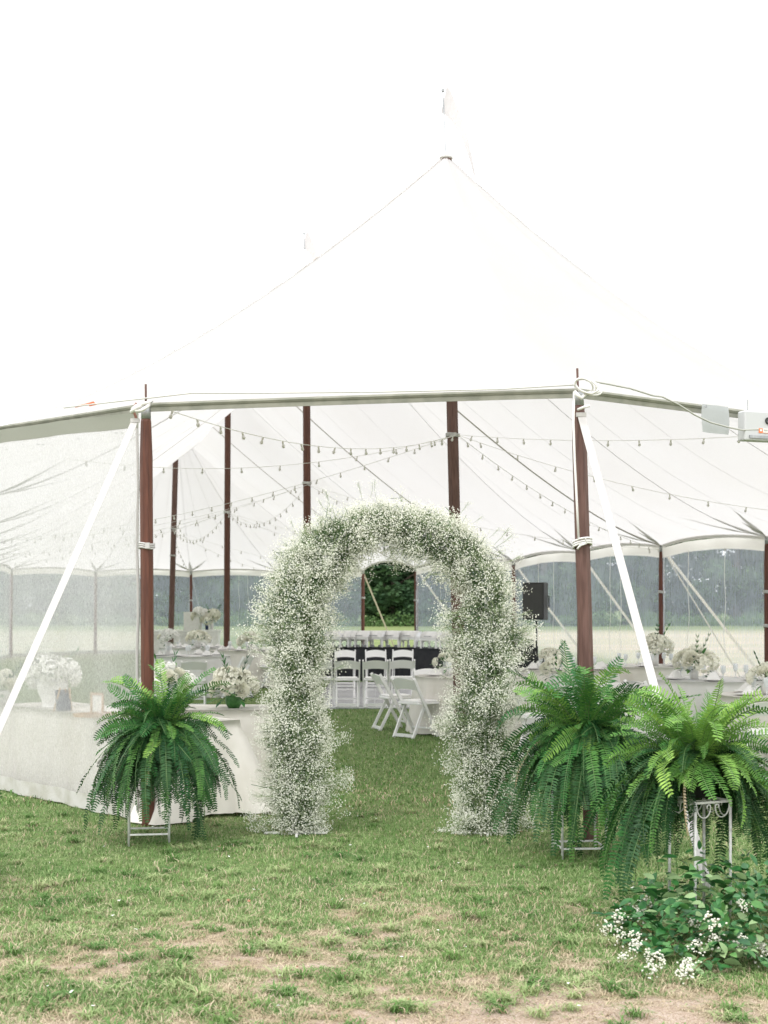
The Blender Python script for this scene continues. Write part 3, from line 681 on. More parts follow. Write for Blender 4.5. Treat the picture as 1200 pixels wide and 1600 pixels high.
# ---------------- string lights ----------------
mbb = MB(); mbb.lathe([(0,0),(.013,-.002),(.014,-.035),(.010,-.04)], 7, mi=1); mbb.lathe([(.010,-.04),(.02,-.055),(.024,-.075),(.018,-.095),(0,-.103)], 8, mi=0)
bulb_me = mbb.mesh('bulb', True); bulb_me.materials.append(M['bulb']); bulb_me.materials.append(M['socket'])
def lights(a, b_, sag, label, step=.42, sc=1.0):
    a = Vector(a); b_ = Vector(b_); Ln = (b_-a).length; nn = max(6, int(Ln/step))
    f_ = lambda t: a.lerp(b_, t)-Vector((0,0,sag*4*t*(1-t)))
    r_ = empty('string_lights', a, 0, label, 'string lights', 'festoon strings across the tent')
    mb = MB(); mb.tube([f_(k/24)-a for k in range(25)], .0035, 4); mb.build('cord', M['light_cord'], r_)
    for k in range(nn):
        o = obj('bulb', bulb_me, None, r_, f_((k+.6)/nn)-a, (random.uniform(-.3,.3), random.uniform(-.3,.3), 0)); o.scale = (sc*.66,)*3
W = [Vector((at(714, 18).x, 17.92, 3.84)), Vector((at(481, 27).x, 26.9, 3.98)), Vector((at(355, 36).x, 35.9, 4.05)), Vector((at(270, 45).x, 44.9, 4.1))]
hd = lambda nm, d=.08: rd[nm]-Vector((0,0,d))
lights(at(245, 11.25, 634), W[0], .25, 'clear bulb string from the left front pole to the nearest centre pole', .40)
lights(W[0], hd('C', .1)+Vector((.3, .8, .3)), .12, 'clear bulb string from the nearest centre pole to the right edge, upper one', .42)
lights(W[0], hd('R0'), .25, 'clear bulb string from the nearest centre pole to beyond the right photo edge', .45)
lights(W[0], hd('R2'), .2, 'clear bulb string from the nearest centre pole down to the middle right far pole', .45)
0 and lights(W[0], hd('R3'), .2, 'clear bulb string from the nearest centre pole down to the side pole behind the right front pole', .45)
lights(W[0], hd('L0')+Vector((-.4, 4, .3)), .3, 'clear bulb string from the nearest centre pole to the near left side', .45)
lights(W[0], hd('L'+str(Ls[-3])), .25, 'clear bulb string from the nearest centre pole to the far left side', .45)
0 and lights(W[1], W[0], .5, 'string of clear bulbs linking the nearest and second centre poles', .5)
for nm, lb in (('R2','middle right far pole'), ('R4','pole right of the arch')): lights(W[1], hd(nm), .2, 'clear bulb string from the second centre pole to the '+lb, .5, 1.1)
for j, lb in ((-3, 'near part of the left side'), (-5, 'middle of the left side')): lights(W[1], ring[Ls[j]][1]-Vector((0,0,.08)), .25, 'clear bulb string from the second centre pole to the '+lb, .5, 1.1)
for nm, lb in (('R4','pole right of the arch'), ('DR','right doorway pole')): lights(W[2], hd(nm), .2, 'clear bulb string from the third centre pole to the '+lb, .55, 1.2)
for j, lb in ((-5, 'middle of the left side'), (-7, 'far part of the left side')): lights(W[2], ring[Ls[j]][1]-Vector((0,0,.08)), .25, 'clear bulb string from the third centre pole to the '+lb, .55, 1.2)
lights(W[2], W[1], .5, 'string of clear bulbs linking the second and third centre poles', .55, 1.2)
lights(W[3], W[2], .5, 'string of clear bulbs linking the third and farthest centre poles', .6, 1.3)
for nm, lb in (('E4','far end pole by the doorway'), ('E3','thin far pole behind the bar'), ('DL','left doorway pole')): lights(W[3], hd(nm), .2, 'clear bulb string from the farthest centre pole to the '+lb, .6, 1.3)
# ---------------- flower arch ----------------
arch = empty('flower_arch', (.06, 10.85, 0), 0, 'tall round arch covered in white gypsophila with green stems at the tent entrance', 'flower arch')
AX = .705; SPR = 1.72; AH = .60; ACX = .0
def arch_c(t):
    """t in metres-like 0..1 along the hoop, from left foot to right foot; returns centre (x,z), outward normal, radius"""
    Lc = SPR; La = PI*math.sqrt((AX*AX+AH*AH)/2); tot = 2*Lc+La; d = t*tot
    if d < Lc: return (-AX, d), (-1, 0)
    if d > Lc+La: return (AX, SPR-(d-Lc-La)), (1, 0)
    a = PI-(d-Lc)/La*PI; return (AX*math.cos(a), SPR+AH*math.sin(a)), (math.cos(a), math.sin(a))
tt = np.linspace(0, 1, 400); cc = np.array([arch_c(x)[0] for x in tt]); nn_ = np.array([arch_c(x)[1] for x in tt])
def arch_pts(t):
    i = t*399; i0 = np.clip(i.astype(int), 0, 398); f = (i-i0)[:, None]
    return cc[i0]*(1-f)+cc[i0+1]*f, nn_[i0]
def arch_rad(t, ph):
    bump = (vnoise(t*7.5+ph*.35, ph*.0+3, 5, .55)-.5)*.10+(vnoise(t*30, np.cos(ph)*2+5, 8, 1.0)-.5)*.12
    top = np.exp(-((t-.5)/.14)**2)
    foot = np.exp(-(np.minimum(t, 1-t)/.03)**2)
    left = (t < .42)*(t > .22)*.03
    return .245-.078*top+bump*1.7*(1-.3*top)-.05*foot+left
def gypsophila(name, nspray, nb, seed, rad_mul=1.0, parent=None):
    r = np.random.default_rng(seed)
    t = r.random(nspray); ph = r.random(nspray)*2*PI
    kp = (vnoise(t*22, np.cos(ph)*1.5+9, 31, 1.0)*.6+vnoise(t*60, ph, 33, 1.0)*.4+r.random(nspray)*.5) > .33; t, ph = t[kp], ph[kp]; nspray = len(t)
    c, nr = arch_pts(t); R = arch_rad(t, ph)*rad_mul
    # outward direction in the cross-section plane: nr (in xz) and y
    o3 = np.stack([nr[:, 0]*np.cos(ph), np.sin(ph), nr[:, 1]*np.cos(ph)], -1)
    upl = np.stack([-nr[:, 1], np.zeros(nspray), nr[:, 0]], -1)
    base = np.stack([c[:, 0], np.zeros(nspray), c[:, 1]], -1)+o3*(R*.45)[:, None]
    tang = r.normal(0, .45, (nspray, 3)); d = o3+tang+np.array([0, 0, .15]); d /= np.linalg.norm(d, axis=1)[:, None]
    ln = R*(.42+.25*r.random(nspray)); ctr = base+d*ln[:, None]
    stray = r.random(nspray) < .10; ctr = ctr+d*(stray*r.random(nspray)*.11)[:, None]
    # blossoms of each spray in a loose dome
    N = nspray*nb
    off = r.normal(size=(N, 3)); off /= np.linalg.norm(off, axis=1)[:, None]; off *= (np.repeat(.055+.05*r.random(nspray), nb)*(r.random(N)**.45))[:, None]
    P = np.repeat(ctr, nb, 0)+off
    P[:, 2] = np.maximum(P[:, 2], .01+.03*r.random(N))
    s = .0032+.0038*r.random(N)**1.3
    # blossom: octahedron slightly squashed, random tilt
    ax = r.normal(size=(N, 3)); ax /= np.linalg.norm(ax, axis=1)[:, None]
    b1 = np.cross(ax, r.normal(size=(N, 3))); b1 /= np.linalg.norm(b1, axis=1)[:, None]; b2 = np.cross(ax, b1)
    S = s[:, None]
    Vb = np.stack([P+b1*S, P+b2*S, P-b1*S, P-b2*S, P+ax*S*.6, P-ax*S*.8], 1).reshape(-1, 3)
    q = np.arange(N)[:, None]*6
    Tb = np.concatenate([q+np.array([[a, b_, c_]]) for a, b_, c_ in ((0,1,4),(1,2,4),(2,3,4),(3,0,4),(1,0,5),(3,2,5))], 1).reshape(-1, 3)
    # stems: a thin triangle from the spray's fork to each second blossom
    fork = np.repeat(ctr-d*.05, nb, 0)[::2]; e = P[::2]; K = len(e)
    sd_ = r.normal(size=(K, 3)); sd_ /= np.linalg.norm(sd_, axis=1)[:, None]; sd_ *= .0011
    Vs = np.stack([fork-sd_, fork+sd_, e], 1).reshape(-1, 3); Ts = np.arange(K*3).reshape(-1, 3)+len(Vb)
    # main stems with narrow leaves
    sb = np.random.default_rng(seed+1).normal(size=(nspray*5, 3)); sb /= np.linalg.norm(sb, axis=1)[:, None]
    bs = np.repeat(base, 5, 0)+r.normal(0, .05, (nspray*5, 3)); en = np.repeat(ctr-d*.03, 5, 0)+r.normal(0, .028, (nspray*5, 3))
    Vm = np.stack([bs-sb*.003, bs+sb*.003, en+sb*.002, en-sb*.002], 1).reshape(-1, 3)
    o_ = len(Vb)+len(Vs); qm = np.arange(nspray*5)[:, None]*4+o_; Tm = np.concatenate([qm+np.array([[0,1,2]]), qm+np.array([[0,2,3]])], 1).reshape(-1, 3)
    V = np.concatenate([Vb, Vs, Vm]); Tt = np.concatenate([Tb, Ts, Tm])
    mi = np.concatenate([np.zeros(len(Tb)), np.ones(len(Ts)), np.where(np.repeat(r.random(nspray*5), 2) < .5, 1, 2)])
    me = npmesh(name, V, Tt, mi); return me
g1 = obj('gypsophila_sprays', gypsophila('gypsophila_sprays', 2150, 46, 5), [M['gyp'], M['gyp_stem'], M['gyp_leaf']], arch); g1['kind'] = 'stuff'
# inner filling of fine green stems and foliage
r = np.random.default_rng(77); N = 22000; t_ = r.random(N); ph = r.random(N)*2*PI; c, nr = arch_pts(t_); R = arch_rad(t_, ph)*(.30+.45*r.random(N))
o3 = np.stack([nr[:, 0]*np.cos(ph), np.sin(ph), nr[:, 1]*np.cos(ph)], -1)
P = np.stack([c[:, 0], np.zeros(N), c[:, 1]], -1)+o3*R[:, None]; P[:, 2] = np.maximum(P[:, 2], .02)
a = o3+r.normal(0, .9, (N, 3)); a /= np.linalg.norm(a, axis=1)[:, None]; bb = np.cross(a, r.normal(size=(N, 3))); bb /= np.linalg.norm(bb, axis=1)[:, None]
V = np.stack([P-a*.028, P+bb*.0035, P+a*.028, P-bb*.0035], 1).reshape(-1, 3)
g2 = obj('greenery', npmesh('greenery', V, np.arange(N*4).reshape(-1, 4), (r.random(N) < .4).astype(int)), [M['gyp_leaf'], M['gyp_stem']], arch); g2['kind'] = 'stuff'
mb = MB(); mb.tube([(x, 0, z) for x, z in cc[::8]]+[(cc[-1][0], 0, 0)], .009, 6)
for sx in (-1, 1): mb.bar((sx*AX-.25, -.10, .012), (sx*AX+.22, -.10, .012), .02, .014); mb.bar((sx*AX, -.25, .012), (sx*AX, .25, .012), .018, .018)
mb.build('hoop_frame', M['white_metal'], arch)
# loose sprigs poking out of the silhouette
def sprig_mesh(seed, L_=.16, nb=26):
    r = random.Random(seed); mb = MB(); mb.mi = 1
    mb.tube([(0,0,0),(.01,0,L_*.5),(0,.01,L_)], .0016, 3, cap=False)
    for k in range(nb):
        f = r.uniform(.35, 1.05); p = Vector((r.gauss(0,.028), r.gauss(0,.028), L_*f+r.uniform(0,.03))); b0 = Vector((0,0,L_*f*.8))
        mb.add([b0, b0+Vector((.001,.001,0)), p], [(0,1,2)], 1); s = r.uniform(.0035,.006)
        mb.add([p+Vector(v)*s for v in ((1,0,0),(0,1,0),(-1,0,0),(0,-1,0),(0,0,.8),(0,0,-.8))], [(0,1,4),(1,2,4),(2,3,4),(3,0,4),(1,0,5),(3,2,5)], 0)
    me = mb.mesh('sprig'); me.materials.append(M['gyp']); me.materials.append(M['gyp_stem']); return me
sprigs = [sprig_mesh(k) for k in range(5)]
def put_sprig(x, y, z, dx, dz, s=1, k=0):
    o = obj('sprig', sprigs[k % 5], None, arch, (x, y, z)); o.rotation_euler = Vector((dx, random.uniform(-.3, .3), dz)).to_track_quat('Z', 'Y').to_euler(); o.scale = (s,)*3
for k in range(90):
    t0 = random.random(); (x, z), (nx_, nz_) = arch_c(t0); sg = random.choice((1, 1, -1)); R0 = .21
    put_sprig(x+nx_*sg*R0, random.uniform(-.15, .1), max(.05, z+nz_*sg*R0), nx_*sg+random.uniform(-.4,.4), nz_*sg+random.uniform(-.2,.6), random.uniform(.6, 1.1), k)
for k in range(9): put_sprig(-AX+random.uniform(-.33, -.1), random.uniform(-.25, -.1), .04, random.uniform(-.8, .3), random.uniform(.2, .8), 1.0, k)
for k in range(12): put_sprig(AX+random.uniform(-.3, .3), random.uniform(-.3, -.1), .04, random.uniform(-.6, .6), random.uniform(.2, .8), 1.0, k)
for k in range(10): put_sprig(-AX+.24, -.1, .35+random.random()*.12, random.uniform(.4, 1), random.uniform(-.1, .3), 1.0, k)
for k in range(8): put_sprig(AX-.25, -.1, .75+random.random()*.1, -random.uniform(.4, 1), random.uniform(0, .4), .9, k)

# ---------------- ferns ----------------
def frond(seed, e0, e1, L_, w, pw=1.0, npin=46, droop=.25, twist=0):
    """midrib from the origin along +X; e0/e1 elevation at base / tip"""
    r = random.Random(seed); mb = MB(); p = Vector((0,0,0)); pts = [p.copy()]; angs = []
    n_ = 22; sw = r.uniform(-.45, .45)
    for k in range(n_):
        f = (k+.5)/n_; e = e0+(e1-e0)*(f**pw); az = sw*f*f+.06*math.sin(f*6+seed)
        p = p+Vector((math.cos(e)*math.cos(az), math.cos(e)*math.sin(az), math.sin(e)))*(L_/n_); pts.append(p.copy())
    mb.tube(pts[::2], [.0022]*11+[.001], 3, cap=False, mi=1)
    for k in range(npin):
        f = .06+.94*k/npin; i = f*n_; i0 = min(int(i), n_-1); q = pts[i0].lerp(pts[i0+1], i-i0); tg = (pts[i0+1]-pts[i0]).normalized()
        side = Vector((-tg.y, tg.x, 0)); side = side.normalized() if side.length > .05 else Vector((0,1,0)); up = side.cross(tg)*-1
        if up.z < 0 and abs(tg.z) < .7: up = -up
        ct, st = math.cos(twist*f), math.sin(twist*f); side, up = side*ct+up*st, up*ct-side*st
        prof = 1.62*max(f, .02)**.42*(1-f)**.48+.07; l_ = w*prof
        for sg in (-1, 1):
            d = (side*sg+tg*r.uniform(.15, .45)-up*(droop*3+.35*r.random()+.15*math.sin(f*9+seed))).normalized(); l2 = l_*r.uniform(.85, 1.08); hw = L_/npin*r.uniform(.29, .38)
            if r.random() < .03: continue
            mb.add([q-tg*hw*.5, q+d*l2*.62-tg*hw*.95, q+d*l2-up*l2*.08+tg*hw*.5, q+d*l2*.66+tg*hw*.95, q+tg*hw*.6], [(0,1,3,4),(1,2,3)] if sg > 0 else [(4,3,1,0),(3,2,1)], 0)
    return mb
def rad(x): return math.radians(x)
kinds = {'up': [frond(10+i, rad(random.uniform(55, 88)), rad(random.uniform(-50, 35)), random.uniform(.36, .58), .056, 1.6, 30, -.15, random.uniform(-1.2, 1.2)) for i in range(9)],
         'arch': [frond(30+i, rad(random.uniform(15, 72)), rad(random.uniform(-88, -40)), random.uniform(.34, .60), .066, random.uniform(.6, 1.0), 30, -.15, random.uniform(-1.1, 1.1)) for i in range(14)],
         'hang': [frond(50+i, rad(random.uniform(0, 40)), rad(-90), random.uniform(.50, 1.15), .066, random.uniform(.32, .6), 44, -.1, random.uniform(-1.4, 1.4)) for i in range(16)]}
fr_me = {}
for cname, mm0 in (('d', 'fern'), ('l', 'fern_light')):
    for k_, lst in kinds.items():
        mm = mm0
        fr_me[cname+k_] = []
        for b__ in lst:
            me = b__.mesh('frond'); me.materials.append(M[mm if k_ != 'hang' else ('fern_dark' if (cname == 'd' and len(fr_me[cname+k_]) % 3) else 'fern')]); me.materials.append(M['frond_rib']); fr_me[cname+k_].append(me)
dry_me = []
for k in range(3):
    me = frond(80+k, rad(30+k*12), rad(-89), .75, .022, .6, 30, .5, 1.0).mesh('dry_frond'); me.materials.append(M['straw']); me.materials.append(M['stem']); dry_me.append(me)
def fern(cx, cy, zp, label, nu, na, nh, light, pot_r=.12, pot_h=.20, hang=lambda a: 1, sc=1.0, seed=0, hz=1.0, upk=1.0):
    r = random.Random(seed); root = empty('potted_fern', (cx, cy, zp), 0, label, 'fern', 'potted ferns on wire stands')
    mb = MB(); mb.lathe([(0,.0),(pot_r*.72, 0),(pot_r*.95, pot_h*.9),(pot_r*1.05, pot_h*.9),(pot_r*1.05, pot_h),(pot_r*.93, pot_h),(pot_r*.9, pot_h-.03),(0, pot_h-.03)], 20); mb.build('pot', M['pot'], root, True)
    def put(k_, az, s, zz, rr, l):
        me = r.choice(fr_me[('l' if l else 'd')+k_]); o = obj('frond', me, None, root, (math.cos(az)*rr, math.sin(az)*rr, zz)); o.rotation_euler = (r.gauss(0,.38 if k_ != 'hang' else .14), r.gauss(0,.22 if k_ != 'hang' else .07), az); o.scale = (s, s, s*(hz if k_ == 'hang' else 1))
    for i in range(nu): a = i*2.399+r.gauss(0,.3); put('up', a, sc*upk*r.uniform(.7, 1.1), pot_h, r.uniform(.01, .07), r.random() < light+.25)
    for i in range(na): a = i*2.399+r.gauss(0,.3); put('arch', a, sc*r.uniform(.72, 1.08), pot_h-.01, r.uniform(.03, .09), r.random() < light)
    for i in range(nh):
        a = r.random()*2*PI; h_ = hang(a)
        if h_ < .1: continue
        put('hang', a, sc*r.uniform(.72, 1.0)*h_, pot_h+r.uniform(-.03, .06), r.uniform(.03, .1), r.random() < light*.3)
    for i in range(4):
        a = r.random()*2*PI; o = obj('dry_frond', r.choice(dry_me), None, root, (math.cos(a)*.07, math.sin(a)*.07, pot_h)); o.rotation_euler = (r.gauss(0,.2), 0, a); s = sc*r.uniform(.7, .95); o.scale = (s,)*3; o['label'] = 'dried brown frond'
    # inner tangle too dense to tell apart, shade put into its darker green
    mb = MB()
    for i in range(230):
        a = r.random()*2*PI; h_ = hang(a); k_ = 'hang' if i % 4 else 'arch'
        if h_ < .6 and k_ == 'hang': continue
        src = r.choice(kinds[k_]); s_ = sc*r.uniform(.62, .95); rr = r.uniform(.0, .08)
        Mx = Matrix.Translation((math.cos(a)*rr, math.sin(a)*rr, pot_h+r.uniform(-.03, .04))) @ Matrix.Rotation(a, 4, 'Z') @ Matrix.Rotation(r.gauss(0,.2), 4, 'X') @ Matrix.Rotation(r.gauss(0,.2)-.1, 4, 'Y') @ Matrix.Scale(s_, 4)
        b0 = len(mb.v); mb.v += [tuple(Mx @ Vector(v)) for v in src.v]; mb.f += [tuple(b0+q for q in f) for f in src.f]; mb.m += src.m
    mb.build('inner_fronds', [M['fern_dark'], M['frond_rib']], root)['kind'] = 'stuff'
    return root
def stand(cx, cy, w, h, rz, label, scroll=False):
    root = empty('plant_stand', (cx, cy, 0), rz, label, 'plant stand', 'white wire plant stands under the ferns')
    c4 = [(-w/2,-w/2),(w/2,-w/2),(w/2,w/2),(-w/2,w/2)]
    for x, y in c4: mb = MB(); mb.tube([(x,y,-.01),(x,y,h)], .0085, 8); mb.build('leg', M['white_metal'], root, True)
    for zz, nm in ((.075, 'bottom_rail'), (h-.006, 'top_rail')):
        if scroll and zz < .2: continue
        for k in range(4):
            a, b_ = c4[k], c4[(k+1) % 4]; mb = MB(); mb.bar((*a, zz+.001*k), (*b_, zz+.001*k), .009, .012); mb.build(nm, M['white_metal'], root)
    for yy in (-.05, .05): mb = MB(); mb.bar((-w/2, yy, h-.02), (w/2, yy, h-.02), .008, .008); mb.build('shelf_bar', M['white_metal'], root)
    if scroll:
        for k in range(4):
            a, b_ = Vector((*c4[k], 0)), Vector((*c4[(k+1) % 4], 0)); d = (b_-a).normalized()
            for e, sg in ((a, 1), (b_, -1)):
                pts = [e+d*sg*(.008+.052*(1-math.cos(q*PI))*.9+(.0 if q < 1 else -.012*(q-1)))+Vector((0,0,h-.02-.07*math.sin(min(q,1.0)*PI*.95)+(.0))) for q in np.linspace(0, 1.0, 12)]
                end = pts[-1]; pts += [end+d*sg*(-.012+.012*math.cos(q))+Vector((0,0,-.012*math.sin(q)*-1)) for q in np.linspace(.3, 4, 7)]
                mb = MB(); mb.tube(pts, .004, 5); mb.build('scroll', M['white_metal'], root, True)
    return root
H1, H2, H3 = .60, .60, .64
stand(-1.70, 10.42, .285, H1, .16, 'white wire plant stand under the left fern beside the dark red pole')
fern(-1.60, 10.42, H1, 'full dark green fern in front of the left front pole', 50, 80, 160, .14, sc=.92, upk=1.2, seed=1, hang=lambda a: .93 if math.cos(a) < .5 else .8)
stand(1.33, 9.82, .30, H2, .10, 'white wire plant stand under the rear of the two right ferns')
fern(1.38, 9.82, H2+.01, 'dark green fern between the arch and the front right fern', 54, 84, 158, .20, sc=.98, upk=1.5, seed=2, hang=lambda a: .78 if math.cos(a) < -.5 else .95)
stand(1.745, 7.96, .235, H3, .43, 'white scrolled wire plant stand at the front right standing in loose greenery', True)
def h3(a):
    d = math.atan2(math.sin(a+1.45), math.cos(a+1.45))     # the side towards the path is trimmed: pot and stand show
    if abs(d) < .62: return .05
    if abs(d) < .8: return .5
    return .98 if math.cos(a) < 0 else .88
fern(1.74, 7.98, H3+.01, 'big light green fern spilling over the scrolled stand at the front right', 60, 90, 145, .72, sc=.92, upk=1.25, seed=3, hang=h3, pot_r=.105, pot_h=.19)
stand(-2.96, 8.6, .28, H1, .3, 'white wire plant stand just outside the left edge of the photo')
fern(-2.96, 8.6, H1, 'fern at the left photo edge of which only two frond tips show', 14, 40, 50, .6, sc=1.0, seed=4)

# ---------------- loose greenery at the foot of the front right stand ----------------
def leaf_me(L_, w, m, nm='leaf'):
    mb = MB(); n_ = 5; vs = [(0,0,0)]
    for k in range(1, n_):
        f = k/n_; ww = w*math.sin(PI*f**.85)**.9; z = -.12*L_*f*f; vs += [(f*L_, -ww/2, z+.12*ww), (f*L_, 0, z), (f*L_, ww/2, z+.12*ww)]
    vs.append((L_, 0, -.14*L_)); fs = [(0,1,2),(0,2,3)]
    for k in range(n_-2): q = 1+3*k; fs += [(q,q+3,q+4,q+1),(q+1,q+4,q+5,q+2)]
    q = 1+3*(n_-2); e = len(vs)-1; fs += [(q,e,q+1),(q+1,e,q+2)]; mb.add(vs, fs); me = mb.mesh(nm, True); me.materials.append(m); return me
leafs = [leaf_me(.075, .036, M['leaf_dark']), leaf_me(.085, .038, M['leaf_dark']), leaf_me(.07, .036, M['leaf_mid']), leaf_me(.075, .04, M['leaf_pale'])]
gar = empty('greenery_cluster', (1.80, 7.35, 0), 0, 'heap of loose leafy branches with cream blossom on the grass at the front right', 'foliage')
r = random.Random(5); nleaf = 0; fill = [[], []]
blade = leafs
def branch(x, y, az, el, L_, leafset, n_=9):
    global nleaf
    d = Vector((math.cos(az)*math.cos(el), math.sin(az)*math.cos(el), math.sin(el)))
    pts = [Vector((0,0,0))]
    for k in range(6): d = (d+Vector((0,0,-.10))).normalized(); pts.append(pts[-1]+d*L_/6)
    mb = MB(); mb.tube(pts, [.005,.0045,.004,.003,.003,.002,.001], 4, mi=0)
    br = mb.build('branch', M['stem'], gar, loc=(x, y, .03))
    for k in range(n_):
        f = .2+.8*k/(n_-1); i = min(5, int(f*6)); p = pts[i].lerp(pts[i+1], f*6-i) if i < 6 else pts[-1]
        me = r.choice(leafset); a2 = az+(1 if k % 2 else -1)*r.uniform(.4, 1.2) if k < n_-1 else az
        e_ = Vector((math.cos(a2), math.sin(a2), r.uniform(-.35, .65)))
        o = obj('leaf', me, None, br, p); o.rotation_euler = e_.to_track_quat('X', 'Z').to_euler(); o.rotation_euler.rotate_axis('X', r.uniform(-.7, .7)); s = r.uniform(.8, 1.25); o.scale = (s,)*3; nleaf += 1
dk = [leafs[0], leafs[1], leafs[0], leafs[2]]; pl = [leafs[3], leafs[3], leafs[2]]
for k in range(27):
    a = r.random()*2*PI; rr = r.random()**.5; x = math.cos(a)*rr*.52+.05; y = math.sin(a)*rr*.62
    pale = (abs(x+.12) < .14 and y < .1) or (x > .0 and y < -.3 and r.random() < .5)
    branch(x, y, r.choice((a, a, -PI/2+r.gauss(0,.9))), r.uniform(.15, 1.0), r.uniform(.18, .34), pl if pale else dk, 9)
# denser under-layer of the same leaves joined
V0 = []; F0 = []; mi0 = []
tmpl = leafs[0]; tv = np.array([v.co[:] for v in tmpl.vertices]); tf = [tuple(p.vertices) for p in tmpl.polygons]
mb = MB()
for k in range(1400):
    a = r.random()*2*PI; rr = r.random()**.5; x = math.cos(a)*rr*.70+.08; y = math.sin(a)*rr*.76+.03; hh = .27*(1-rr**2)+.05+.16*max(0, y)
    z = r.uniform(.02, hh)*r.choice((1,1,1.35)); e_ = Vector((math.cos(a)+r.gauss(0,.8), math.sin(a)+r.gauss(0,.8), r.uniform(-.5, .8))).normalized()
    Mx = e_.to_track_quat('X', 'Z').to_matrix() @ Matrix.Rotation(r.uniform(-1, 1), 3, 'X'); s = r.uniform(.5, 1.25)
    mb.add([Mx @ Vector(v)*s+Vector((x, y, z)) for v in tv], tf, 2 if r.random() < .05+.2*(abs(x+.15) < .18) else 1 if r.random() < .3 else 0)
mb.build('leafy_infill', [M['leaf_dark'], M['leaf_mid'], M['leaf_pale']], gar, True)['kind'] = 'stuff'
# right side darker clump of broad leaves
for k in range(4): branch(.45+r.uniform(-.1,.15), .35+r.uniform(-.2,.3), r.uniform(-2.5,-.5), r.uniform(.6,1.3), .35, dk, 9)
def floretball(seed, n_, R, fs, flat=.9, full=False):
    rg = np.random.default_rng(seed); V = []; Fq = []
    d = rg.normal(size=(n_, 3)); d /= np.linalg.norm(d, axis=1)[:, None]
    if not full: d[:, 2] = np.abs(d[:, 2])*1.0-.25
    P = d*R*(.88+.18*rg.random((n_, 1)))*np.array([1,1,flat])
    for p, nrm in zip(P, d):
        nv = Vector(nrm).normalized(); nv = (nv+Vector(rg.normal(0,.25,3))).normalized(); t1 = nv.orthogonal().normalized(); t1.rotate(Matrix.Rotation(rg.random()*6, 3, nv)); t2 = nv.cross(t1); b0 = len(V); s = fs*(.75+.5*rg.random())
        V += [p, *[tuple(Vector(p)+(t1*math.cos(q)+t2*math.sin(q))*s*(1 if j % 2 == 0 else .62)+nv*s*(.22 if j % 2 == 0 else .1)) for j, q in enumerate(np.linspace(0, 2*PI, 9)[:8])]]
        Fq += [(b0, b0+1+j, b0+1+(j+1) % 8) for j in range(8)]
    return [tuple(v) for v in V], Fq
def floretmesh(nm, seed, n_, R, fs, m, **k):
    V, Fq = floretball(seed, n_, R, fs, **k); me = npmesh(nm, V, Fq); me.materials.append(m); return me
# cream panicles
pan = []
for k in range(3):
    rg = random.Random(k); mb = MB()
    for j in range(34):
        f = rg.random(); rr = .035*(1-.7*f); p = Vector((rg.gauss(0, rr), rg.gauss(0, rr), f*.10)); s = rg.uniform(.007, .0115)
        mb.add([p+Vector(v)*s for v in ((1,0,0),(0,1,0),(-1,0,0),(0,-1,0),(0,0,.8),(0,0,-.8))], [(0,1,4),(1,2,4),(2,3,4),(3,0,4),(1,0,5),(2,1,5),(3,2,5),(0,3,5)])
    me = mb.mesh('blossom_cluster', True); me.materials.append(M['petal']); pan.append(me)
for k, (px, py) in enumerate([(952,1440),(962,1455),(975,1432),(1002,1424),(940,1446),(988,1476),(978,1490),(1000,1462),(1018,1492),(1022,1508),(1028,1500),(1065,1512),(1072,1520),(1078,1500),(1088,1465),(1082,1478),(1092,1440),(1110,1462),(1165,1470),(1158,1476),(1190,1490),(1128,1476),(1185,1476),(990,1410),(1010,1400),(1120,1440),(1165,1412)]):
    z = (.10 if py < 1490 else .06) if k < 25 else .27; D = (CAMZ-z)*F/(py-HY); x = (px-600)/F*D
    o = obj('blossom_cluster', pan[k % 3], None, gar, (x-1.80, D-7.35, z-.03)); o['kind'] = 'stuff'; o.rotation_euler = (random.uniform(.2, 1.3), random.uniform(-.7, .7), random.random()*6); s = random.uniform(.55, .9); o.scale = (s,)*3
